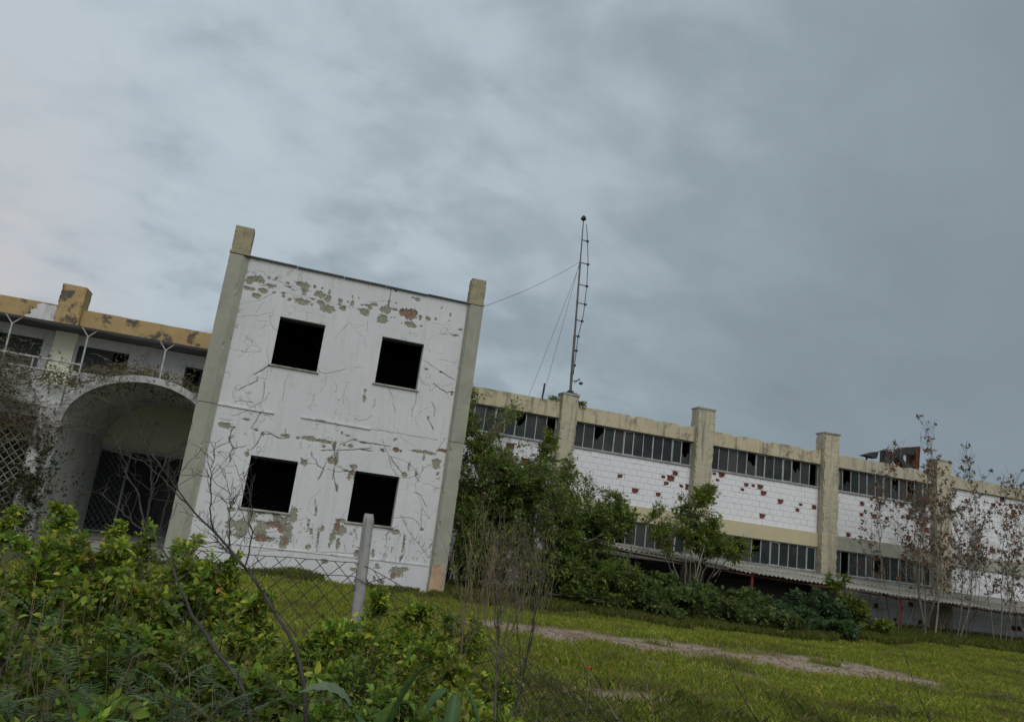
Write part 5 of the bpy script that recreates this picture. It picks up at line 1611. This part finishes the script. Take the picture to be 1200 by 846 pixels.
# ------------------------------------------------------------------ wire fence
fence = thing('wire_fence', 'rusty chain link fence on a leaning round concrete post', 'fence', (0.6, 5.0, 0))
pm_ = []
for k, z in enumerate(np.linspace(-.1, 1.6, 60)):
    ang = np.arange(18) * 2 * math.pi / 18
    rr_ = (.041 - .006 * (z / 1.6)) * (1 - (.25 if k == 59 else 0))
    nn_ = fbm(np.c_[np.cos(ang) * 2 + 5, np.sin(ang) * 2 + 5, np.full(18, z * 9)], 3, 66)
    rv = rr_ * (1 + .16 * (nn_ - .5)) - .010 * np.clip((fbm(np.c_[np.cos(ang) * 1.5 + 9, np.sin(ang) * 1.5 + 2, np.full(18, z * 5)], 3, 67) - .60) / .08, 0, 1)
    cx_ = .70 - .088 * (z / 1.6) + .004 * math.sin(z * 5)
    pm_ += [(cx_ + rv[i] * math.cos(ang[i]), 5.0 + rv[i] * math.sin(ang[i]), z) for i in range(18)]
pf_ = [(k * 18 + i, k * 18 + (i + 1) % 18, (k + 1) * 18 + (i + 1) % 18, (k + 1) * 18 + i) for k in range(59) for i in range(18)] + [tuple(59 * 18 + i for i in range(18))]
part(MB().raw(pm_, pf_), 'post', M['post'], fence, fence, smooth=True)
for z_ in (1.18, .8):
    part(MB().tube([(.70 - .088 * z_ / 1.6 + .0445 * math.cos(a_), 5.0 + .0445 * math.sin(a_), z_ + .012 * math.sin(a_ * 2)) for a_ in np.linspace(0, 2 * math.pi, 19)], .0024, 5), 'tie_wire', M['wire'], fence, fence)
part(MB().tube([(-2.6, 5.35, -0.1), (-2.62, 5.35, 1.55)], [0.042, 0.037], 12), 'post', M['post'], fence, fence, smooth=True)


def fpos(u, v):
    """u along the fence 0..1 in metres from the left post, v height 0..1 of the mesh"""
    if u <= 3.25:
        f = u / 3.25
        x, y = -2.6 + 3.22 * f, 5.35 - 0.37 * f
        top = 1.28 - 0.05 * math.sin(f * math.pi) + 0.01
        s = 0.03 * math.sin(u * 2.1) * math.sin(v * 3)
        return (x, y + s, 0.02 + (top - 0.02) * v)
    f = (u - 3.25) / 2.9
    x, y = 0.62 + 2.6 * f, 4.98 - 0.25 * f
    top = 1.29 * (1 - f) ** 1.25 + 0.32 * f - 0.02
    return (x + 0.10 * math.sin(f * 5) * v, y - 0.5 * f * v + 0.06 * math.sin(f * 9 + v * 3), 0.02 + max(0.05, top) * v)


wires = []
step, hgt = 0.125, 1.26
rows = int(hgt / step) + 1
ulen = 6.1
for sgn in (1, -1):
    c = -hgt
    while c < ulen + hgt:
        pl = []
        for k in range(41):
            v = k / 40
            u = c + sgn * v * hgt * 1.02 + (0 if sgn > 0 else 0)
            if 0 <= u <= ulen:
                # woven wire: slight zigzag off the straight line
                pl.append(fpos(u, v))
        if len(pl) > 3:
            P = np.array(pl)
            ii = np.linspace(0, len(P) - 1, 22)
            a_ = np.floor(ii).astype(int)
            b2 = np.minimum(a_ + 1, len(P) - 1)
            P = P[a_] * (1 - (ii - a_))[:, None] + P[b2] * (ii - a_)[:, None]
            wires.append(P)
        c += step
wires = np.array(wires) + rng.normal(0, .0025, (len(wires), 22, 3))
V, F = tubes(wires, np.full(wires.shape[:2], 0.0025), 4)
add_world(link('wire_mesh', npmesh('wire_mesh', V, F, M['wire'], smooth=True), fence), fence)
for v_ in (1.0, 0.93):
    P = np.array([[fpos(u, v_) for u in np.linspace(0, 6.1, 60)]])
    V, F = tubes(P + rng.normal(0, .002, P.shape), np.full(P.shape[:2], 0.0026), 5)
    add_world(link('line_wire', npmesh('line_wire', V, F, M['wire'], smooth=True), fence), fence)

# ------------------------------------------------------------------ foreground thicket
FA = [(-1.28, 4.2, 1.36, 'leafy yellow green shrub at the left edge of the thicket'), (-0.97, 4.4, 1.28, 'yellow green shrub before the ivy pier'), (-0.70, 4.3, 1.27, 'yellow green shrub below the porch gate'),
      (-0.44, 4.5, 1.26, 'yellow green shrub below the porch doorway'), (-0.20, 4.6, 1.22, 'yellow green shrub before the left column foot'), (0.04, 4.3, 1.05, 'shrub with sparse pale leaves before the brick scar'),
      (0.33, 4.0, 0.98, 'low yellow green shrub left of the concrete post'), (0.62, 4.4, 1.12, 'yellow green shrub around the foot of the concrete post'), (1.00, 4.6, 1.06, 'yellow green shrub right of the concrete post'),
      (1.28, 4.8, 1.00, 'yellow green shrub before the right column foot'),
      (-1.75, 5.3, 1.40, 'yellow green shrub behind the left edge of the thicket'), (-1.30, 5.5, 1.33, 'yellow green shrub standing behind the one at the ivy pier'), (-0.85, 5.6, 1.28, 'yellow green shrub beyond the wire below the porch gate'), (-0.48, 5.6, 1.22, 'yellow green shrub beyond the wire below the tower corner')]
for k, (x, y, zt, lab) in enumerate(FA):
    zt -= 0.02
    g0 = gz1(x, y)
    shrub('shrub', lab, 'shrub', (x, y, g0), [((x, y, zt - .18), (.25, .28, .15), 2.6), ((x + .05, y - .05, zt - .42), (.30, .32, .28), 3), ((x - .10 + .05 * (k % 4), y + .08, zt - .02), (.07, .1, .10), .7), ((x + .09 - .04 * (k % 3), y, zt + .01), (.05, .08, .11), .5)],
          250, 16, 0.031, YG + MG + OG[:2], 'yellow green shrubs of the foreground thicket', seed=100 + k, clump=7, nmain=9, rad=.008, leafw=.62, near=True, twr=.0022, bark='bark', up=.6, droop=.18)
FB = [(-0.86, 3.3, 1.08, 'mid green shrub in the left of the thicket, second row'), (-0.52, 3.35, 1.10, 'mid green shrub behind the grey feathery vetch'), (-0.26, 3.4, 1.06, 'mid green shrub left of the bare branches'),
      (0.0, 3.4, 0.98, 'mid green shrub between the two bare branches'), (0.28, 3.3, 0.86, 'mid green shrub right of the bare branches')]
for k, (x, y, zt, lab) in enumerate(FB):
    shrub('shrub', lab, 'shrub', (x, y, gz1(x, y)), [((x, y, zt - .16), (.26, .22, .16), 3), ((x, y - .1, zt - .40), (.30, .26, .24), 3)],
          240, 15, 0.027, MG + OG + [((0.18, 0.21, 0.04), 2)], 'mid green shrubs of the foreground thicket', seed=130 + k, clump=7, nmain=9, rad=.007, leafw=.6, near=True, twr=.002, up=.5)
FC = [(0.13, 2.85, 0.92, 'dark green small leaved weed left of the dock leaves'), (0.36, 3.1, 0.88, 'dark green weed behind the dock leaves'), (-0.60, 2.45, 0.99, 'dark weed in the bottom left corner'),
      (-0.27, 2.35, 0.98, 'dark weed at the bottom edge below the vetch'), (0.0, 2.45, 0.94, 'dark weed at the bottom edge below the bare branches'), (0.70, 3.3, 0.93, 'dark green leafy weed behind the crinkled dock leaf'),
      (-0.78, 2.9, 1.06, 'weed at the left edge beside the leftmost vetch'), (-0.45, 2.6, 1.02, 'weed between the vetches near the bottom'), (0.22, 3.5, 0.94, 'weed between the bare branch and the concrete post'), (0.48, 3.55, 0.95, 'weed under the concrete post, before the wire'), (0.60, 3.0, 0.82, 'weed between the two large docks')]
for k, (x, y, zt, lab) in enumerate(FC):
    shrub('weed', lab, 'weed', (x, y, gz1(x, y)), [((x, y, zt - .15), (.22, .2, .15), 3), ((x, y, zt - .38), (.26, .22, .22), 2.5)],
          170, 13, 0.032, MG + DG, 'dark weeds of the foreground thicket', seed=150 + k, clump=4, nmain=8, rad=.005, leafw=.5, near=True, twr=.0018, up=.4)
FE = [(0.90, 3.6, 0.98, 'tangled olive weed right of the crinkled dock leaf'), (1.10, 3.9, 0.93, 'tangled olive weed left of the dark dead stalks'), (1.22, 3.5, 0.78, 'low tangled weed under the dead stalks'),
      (1.05, 3.2, 0.86, 'tangled weed at the bottom edge left of the dead stalks'), (0.88, 3.0, 0.9, 'tangled weed at the bottom edge behind the drooping dock'), (1.38, 3.75, .62, 'low tangled weed at the foot of the leaning stalk'), (1.45, 4.6, .62, 'weed clump beyond the leaning stalk by the wire'), (1.52, 4.3, 0.50, 'low bright weed right of the dead stalks'), (1.75, 4.6, 0.42, 'small pale weed before the sagging wire'), (2.05, 4.9, 0.36, 'small weed clump at the end of the sagging wire')]
for k, (x, y, zt, lab) in enumerate(FE):
    shrub('weed', lab, 'weed', (x, y, gz1(x, y)), [((x, y, zt - .16), (.26, .25, .16), 3), ((x, y, zt * .45), (.28, .26, zt * .35), 2.5)],
          110, 9, 0.04, OG + YG[:2], 'tangled weeds at the right end of the thicket', seed=170 + k, clump=3, nmain=12, rad=.004, leafw=.55, near=True, twr=.0022, up=.3, bark='straw')

# pinnate leaved vetch
def vetch(label, x, y, zt, n, seed):
    r = np.random.default_rng(seed)
    base = np.array([x, y, gz1(x, y)])
    root = thing('vetch', label, 'vetch', tuple(base), 'grey green pinnate vetch plants')
    A = base + np.c_[r.normal(0, .05, (n, 2)), np.zeros(n)]
    B = np.c_[x + r.normal(0, .17, n), y + r.normal(0, .14, n), zt - .30 * r.random(n)]
    PS = curves(A, B, 10, .1, .012, r)
    # compound leaves leave the stem in its upper half
    nr = 6
    i = r.integers(5, 10, (n, nr))
    st = PS[np.arange(n)[:, None], i].reshape(-1, 3)
    a = r.uniform(0, 2 * math.pi, len(st))
    ln = .10 + .07 * r.random(len(st))
    dirv = np.c_[np.cos(a), np.sin(a), .35 + .5 * r.random(len(st))]
    en = st + unit(dirv) * ln[:, None]
    PR = curves(st, en, 11, .12, .004, r)
    V, F = join([tubes(PS, .003 * np.linspace(1, .5, 10)[None] * np.ones((n, 1)), 4), tubes(PR, np.full(PR.shape[:2], .0012), 3)])
    link('stem', npmesh('stem', V - base, F, M['bark'], smooth=True), root)
    T = unit(np.gradient(PR, axis=1))
    S = unit(np.cross(T, np.array([0, 0, 1.0])))
    PP_, DD, LL = [], [], []
    for j in range(2, 11):
        for sg in (1, -1):
            PP_.append(PR[:, j])
            DD.append(S[:, j] * sg + T[:, j] * .55)
            LL.append(ln * (.26 if 3 < j < 9 else .2))
    p = np.concatenate(PP_)
    d = np.concatenate(DD)
    l = np.concatenate(LL)
    col = np.tile(tint(r, len(st), BG, .25), (18, 1))
    Vl, Fl, cl = leaves(p, d, np.array([0, 0, 1.0]) + r.normal(0, .2, p.shape), l, l * .32, col, droop=.1)
    link('foliage', npmesh('foliage', Vl - base, Fl, M['leaf'], {'col': cl}), root)


for k, (lab, x, y, zt) in enumerate([('grey green feathery vetch at the left edge', -.62, 2.8, 1.06), ('tallest grey green feathery vetch in mid thicket', -.40, 2.9, 1.15), ('grey green feathery vetch low at the bottom edge', -.22, 2.55, 1.05),
                                     ('small grey green feathery vetch beside the lower bare branch', -.05, 2.7, 1.04)]):
    vetch(lab, x, y, zt, 13, 500 + k)

# docks with big leaves, each leaf a part
def big_leaf(base, tip, width, curl, roll, crinkle, seed):
    r = random.Random(seed)
    a, c = Vector(base), Vector(tip)
    ax_ = c - a
    ln = ax_.length
    up_ = Vector((0, 0, 1))
    s0 = ax_.cross(up_).normalized()
    n0 = s0.cross(ax_).normalized()
    side = (s0 * math.cos(roll) + n0 * math.sin(roll)).normalized()
    nn = side.cross(ax_).normalized()
    nu, nv = 22, 9
    vs, fs = [], []
    for i in range(nu):
        u = i / (nu - 1)
        w = width * (math.sin(math.pi * min(1, u * 1.02) ** 0.75) ** 0.8 if 0 < u < 1 else 0.02) * .5 + .002
        ctr = a + ax_ * u + nn * (curl * ln * 4 * u * (1 - u)) + Vector((0, 0, -.22 * ln * u * u * u))
        for j in range(nv):
            v = -1 + 2 * j / (nv - 1)
            cr = crinkle * (math.sin(u * 34 + v * v * 5) * abs(v) + .7 * math.sin(u * 60 + v * 4) * v * v)
            p = ctr + side * (w * v) + nn * (abs(v) ** 1.5 * w * .38 + cr * width)
            vs.append(p)
    for i in range(nu - 1):
        for j in range(nv - 1):
            fs.append((i * nv + j, i * nv + j + 1, (i + 1) * nv + j + 1, (i + 1) * nv + j))
    return MB().raw(vs, fs)


def dockmat(name, c1, c2):
    m, t, b = new_mat(name)
    b.inputs['Roughness'].default_value = .5
    t.links.new(mixc(t, rampf(t, nz(t, 22, 5), .35, .65), c1, c2), b.inputs['Base Color'])
    bump(t, b, nz(t, 60, 3), .3, .004)
    return m


M['dock'] = dockmat('dock_leaf', (.055, .105, .030), (.036, .075, .024))
M['dock_l'] = dockmat('dock_leaf_light', (.085, .150, .022), (.060, .115, .020))
M['dock_g'] = dockmat('dock_leaf_grey', (.115, .150, .085), (.075, .11, .06))


def dock(label, x, y, lv, seed):
    base = (x, y, gz1(x, y))
    root = thing('dock_plant', label, 'dock plant', base)
    for k, (b0, t0, w, cu, ro, cr, mt) in enumerate(lv):
        o = part(big_leaf(b0, t0, w, cu, ro, cr, seed + k), 'leaf', M[mt], root, root, smooth=True)
        sm = MB().tube([(x, y, base[2]), ((x + b0[0]) / 2 + .01, (y + b0[1]) / 2, (base[2] + b0[2]) / 2 + .05), b0], [.006, .005, .004], 6)
        sm.build('stalk', M['dock_l'], o)


dock('dock with a tall crinkled upright leaf at the bottom edge', .50, 2.75, [((.52, 2.76, .84), (.665, 2.86, 1.17), .085, .03, .9, .05, 'dock'), ((.46, 2.7, .80), (.53, 2.72, 1.05), .115, -.04, .2, .02, 'dock_l'), ((.43, 2.66, .72), (.42, 2.62, .96), .10, .05, .3, .02, 'dock_l'), ((.55, 2.7, .75), (.72, 2.68, .92), .07, .03, 1.2, .03, 'dock')], 5)
dock('dock with a pale leaf bent over to the left', .36, 2.8, [((.40, 2.80, .93), (.205, 2.78, 1.03), .085, .09, .2, .03, 'dock_g'), ((.40, 2.78, .93), (.45, 2.72, .83), .07, .05, .4, .03, 'dock'), ((.34, 2.74, .8), (.30, 2.68, .95), .07, .03, .5, .02, 'dock')], 15)
dock('dock with dark drooping leaves among the olive weeds', .80, 2.95, [((.80, 2.95, .98), (.77, 2.88, .82), .055, .05, .3, .03, 'dock'), ((.83, 2.96, 1.0), (.90, 2.9, .86), .05, .05, .2, .03, 'dock'), ((.78, 3.0, .98), (.70, 3.0, .90), .05, .05, .3, .02, 'dock')], 25)

# bare branches
def bare(label, trunk, r0, extra, seed, mat='twig', group=None, ntw=26, tl=.16, upb=.5):
    r = np.random.default_rng(seed)
    P = np.array(trunk, float)
    base = P[0].copy()
    root = thing('bare_branch', label, 'branch', tuple(base), group)
    ii = np.linspace(0, len(P) - 1, 26)
    a_ = np.floor(ii).astype(int)
    b2 = np.minimum(a_ + 1, len(P) - 1)
    f = (ii - a_)[:, None]
    C = P[a_] * (1 - f) + P[b2] * f
    C = C + r.normal(0, .0035, C.shape)
    C[1:-1] = (C[:-2] + C[1:-1] * 2 + C[2:]) / 4
    sets = [tubes(C[None], (r0 * np.linspace(1, .28, 26))[None], 7)]
    limbs = [C]
    for e in extra:
        E_ = np.array(e, float)
        cc = curves(E_[:1], E_[-1:], 14, .02, .012, r)
        limbs.append(cc[0])
        sets.append(tubes(cc, (r0 * .42 * np.linspace(1, .3, 14))[None], 5))
    st, en = [], []
    for l in limbs:
        n = ntw if l is limbs[0] else ntw // 2
        for q in range(n):
            i = r.integers(len(l) // 3, len(l))
            t_ = l[min(i + 1, len(l) - 1)] - l[max(i - 1, 0)]
            t_ = t_ / (np.linalg.norm(t_) + 1e-9)
            d = unit((t_ * .7 + r.normal(0, .6, 3) + np.array([0, 0, upb]))[None])[0]
            st.append(l[i])
            en.append(l[i] + d * tl * (.3 + r.random()))
    P1 = curves(np.array(st), np.array(en), 7, 0, .02, r)
    sets.append(tubes(P1, .0016 * np.linspace(1, .45, 7)[None] * np.ones((len(st), 1)), 3))
    s2 = P1[:, 4]
    e2 = s2 + unit(r.normal(0, .6, s2.shape) + np.array([0, 0, upb])) * (tl * .35)
    sets.append(tubes(curves(s2, e2, 5, 0, .02, r), np.full((len(s2), 5), .0009), 3))
    # knots
    V, F = join(sets)
    link('stem', npmesh('stem', V - base, F, M[mat], smooth=True), root)
    return root


bare('dark bare branch rising left across the porch doorway', [(.16, 2.75, .55), (.04, 2.8, .98), (-.10, 2.9, 1.09), (-.20, 3, 1.18), (-.27, 3.05, 1.27), (-.34, 3.1, 1.36), (-.44, 3.2, 1.45)], .0085,
     [[(-.44, 3.2, 1.45), (-.66, 3.3, 1.80)], [(-.44, 3.2, 1.45), (-.41, 3.25, 1.76)], [(-.40, 3.15, 1.41), (-.62, 3.2, 1.55)], [(-.44, 3.2, 1.45), (-.52, 3.3, 1.74)], [(-.38, 3.15, 1.40), (-.36, 3.1, 1.66)]], 201, 'twig', ntw=14, tl=.13)
bare('dark bare branch rising left before the white block', [(.32, 2.85, .5), (.24, 2.9, .98), (.15, 2.95, 1.14), (.09, 3, 1.20), (.01, 3.05, 1.29), (-.08, 3.1, 1.37), (-.19, 3.15, 1.46), (-.25, 3.2, 1.495), (-.36, 3.25, 1.6), (-.44, 3.3, 1.67)], .0085,
     [[(-.05, 3.1, 1.35), (-.13, 3.1, 1.70)], [(-.19, 3.15, 1.46), (-.24, 3.1, 1.74)], [(-.02, 3.07, 1.32), (-.20, 3.1, 1.44)], [(-.30, 3.2, 1.54), (-.58, 3.3, 1.72)], [(-.12, 3.1, 1.40), (-.16, 3.1, 1.62)], [(-.44, 3.3, 1.67), (-.60, 3.35, 1.86)]], 202, 'twig', ntw=24, tl=.12)
# dead stalks
bare('dark dead stalk with fine dry tops, left of the pair', [(1.24, 3.65, .02), (1.22, 3.62, .5), (1.17, 3.6, .85), (1.16, 3.6, 1.10), (1.10, 3.6, 1.42)], .0095,
     [[(1.16, 3.6, 1.0), (1.05, 3.62, 1.35)], [(1.17, 3.6, 1.02), (1.21, 3.58, 1.46)], [(1.16, 3.6, 1.1), (1.17, 3.6, 1.56)], [(1.16, 3.6, .95), (1.24, 3.6, 1.28)], [(1.16, 3.6, 1.05), (1.00, 3.6, 1.5)], [(1.16, 3.6, 1.0), (1.12, 3.5, 1.52)]], 211, 'bark', ntw=22, tl=.22, upb=1.1)
bare('dark dead stalk leaning right, right of the pair', [(1.28, 3.8, .02), (1.32, 3.8, .5), (1.36, 3.8, .82), (1.40, 3.8, 1.10)], .0085,
     [[(1.37, 3.8, .95), (1.33, 3.8, 1.5)], [(1.38, 3.8, 1.0), (1.44, 3.8, 1.45)], [(1.36, 3.8, .9), (1.28, 3.8, 1.42)]], 212, 'twig', ntw=14, tl=.22, upb=1.1)
bare('pale dry stalk cluster in front of the bush foot', [(1.05, 3.9, .02), (1.04, 3.9, .6), (1.06, 3.9, 1.0), (1.03, 3.9, 1.45)], .005,
     [[(1.05, 3.9, .9), (.95, 3.9, 1.38)], [(1.05, 3.9, .9), (1.16, 3.9, 1.55)], [(1.05, 3.9, .8), (1.22, 3.95, 1.3)], [(1.05, 3.9, 1.0), (1.09, 3.9, 1.62)]], 213, 'straw', ntw=24, tl=.2, upb=1.2)
# straggling dry twigs at the bottom right
TW = [([(2.62, 4.5, .0), (2.52, 4.5, .60), (2.44, 4.5, .82), (2.36, 4.5, 1.0)], [[(2.47, 4.5, .72), (2.36, 4.5, .80)], [(2.46, 4.5, .76), (2.52, 4.5, .86)]], 'straw', 'pale dry twig standing at the bottom, middle of the lawn'),
      ([(2.5, 4.7, .0), (2.4, 4.6, .45), (2.25, 4.8, .70), (2.14, 5, .92)], [[(2.38, 4.6, .5), (2.2, 4.6, .62)]], 'straw', 'thin dry twig leaning left beside the sagging wire'),
      ([(3.45, 4.5, .0), (3.3, 4.5, .58), (3.12, 4.5, .80), (3.0, 4.5, 1.0)], [[(3.3, 4.5, .6), (3.05, 4.5, .74)]], 'twig', 'thin dark twig in the lower middle right'),
      ([(5.1, 5, .0), (4.96, 5, .55), (4.82, 5, .66), (4.70, 5, .68)], [[(4.96, 5, .55), (4.9, 5, .9)], [(4.98, 5, .5), (4.62, 5, .92)]], 'twig', 'dark forked twig at the bottom right'),
      ([(5.9, 5.5, .0), (5.77, 5.5, .46), (5.6, 5.5, .75), (5.46, 5.5, 1.05)], [[(5.7, 5.5, .6), (5.52, 5.5, .82)], [(5.77, 5.5, .5), (5.66, 5.5, .9)]], 'twig', 'tall dark twig at the bottom right'),
      ([(7.6, 6, .0), (7.4, 6, .54), (7.0, 6, .76), (6.55, 6, .95)], [[(7.2, 6, .66), (6.8, 6, .68)], [(7.3, 6, .6), (7.25, 6, .92)], [(7.0, 6, .76), (6.7, 6, .76)]], 'straw', 'pale arching dry stem at the right edge'),
      ([(7.75, 6.1, .0), (7.62, 6.1, .6), (7.56, 6.1, .9), (7.50, 6.1, 1.15)], [[(7.6, 6.1, .7), (7.4, 6.1, .92)]], 'straw', 'pale upright dry stem at the right edge')]
for k, (tr, ex, mt, lab) in enumerate(TW):
    bare(lab, tr, .0055, ex, 230 + k, mt, 'dry twigs along the bottom right', ntw=7, tl=.09)

# one red poppy in the grass
pop = thing('poppy', 'single small red poppy on a pale stalk in the lawn', 'flower', (2.74, 6, gz1(2.74, 6)))
part(MB().tube([(2.74, 6, 0), (2.745, 6, .3), (2.735, 6, .585)], .004, 6), 'stalk', M['straw'], pop, pop)
pt = MB()
for k in range(5):
    a = k * 2 * math.pi / 5
    c_, s_ = math.cos(a), math.sin(a)
    pt.raw([(2.735, 6, .58), (2.735 + .022 * c_ - .012 * s_, 6 + .022 * s_ + .012 * c_, .603), (2.735 + .03 * c_, 6 + .03 * s_, .612), (2.735 + .022 * c_ + .012 * s_, 6 + .022 * s_ - .012 * c_, .603)], [(0, 1, 2, 3)])
part(pt, 'petals', M['red_petal'], pop, pop)

# dry grass stalks standing through the thicket
r = np.random.default_rng(901)
n = 420
x = r.uniform(-1.3, 2.2, n)
y = r.uniform(2.6, 5.2, n)
A = np.c_[x, y, ground_z(x, y)]
top = np.interp(x, [-1.3, -.3, .4, 1.2, 2.2], [1.15, 1.1, .85, .85, .35])
B = np.c_[x + r.normal(0, .16, n), y + r.normal(0, .12, n), top * (.75 + .4 * r.random(n))]
V, F = tubes(curves(A, B, 9, .05, .01, r), .0016 * np.linspace(1, .5, 9)[None] * np.ones((n, 1)), 3)
tag(link('dry_grass', npmesh('dry_grass', V, F, M['straw'], smooth=True)), 'dry grass stalks standing through the foreground thicket', 'grass', kind='stuff')
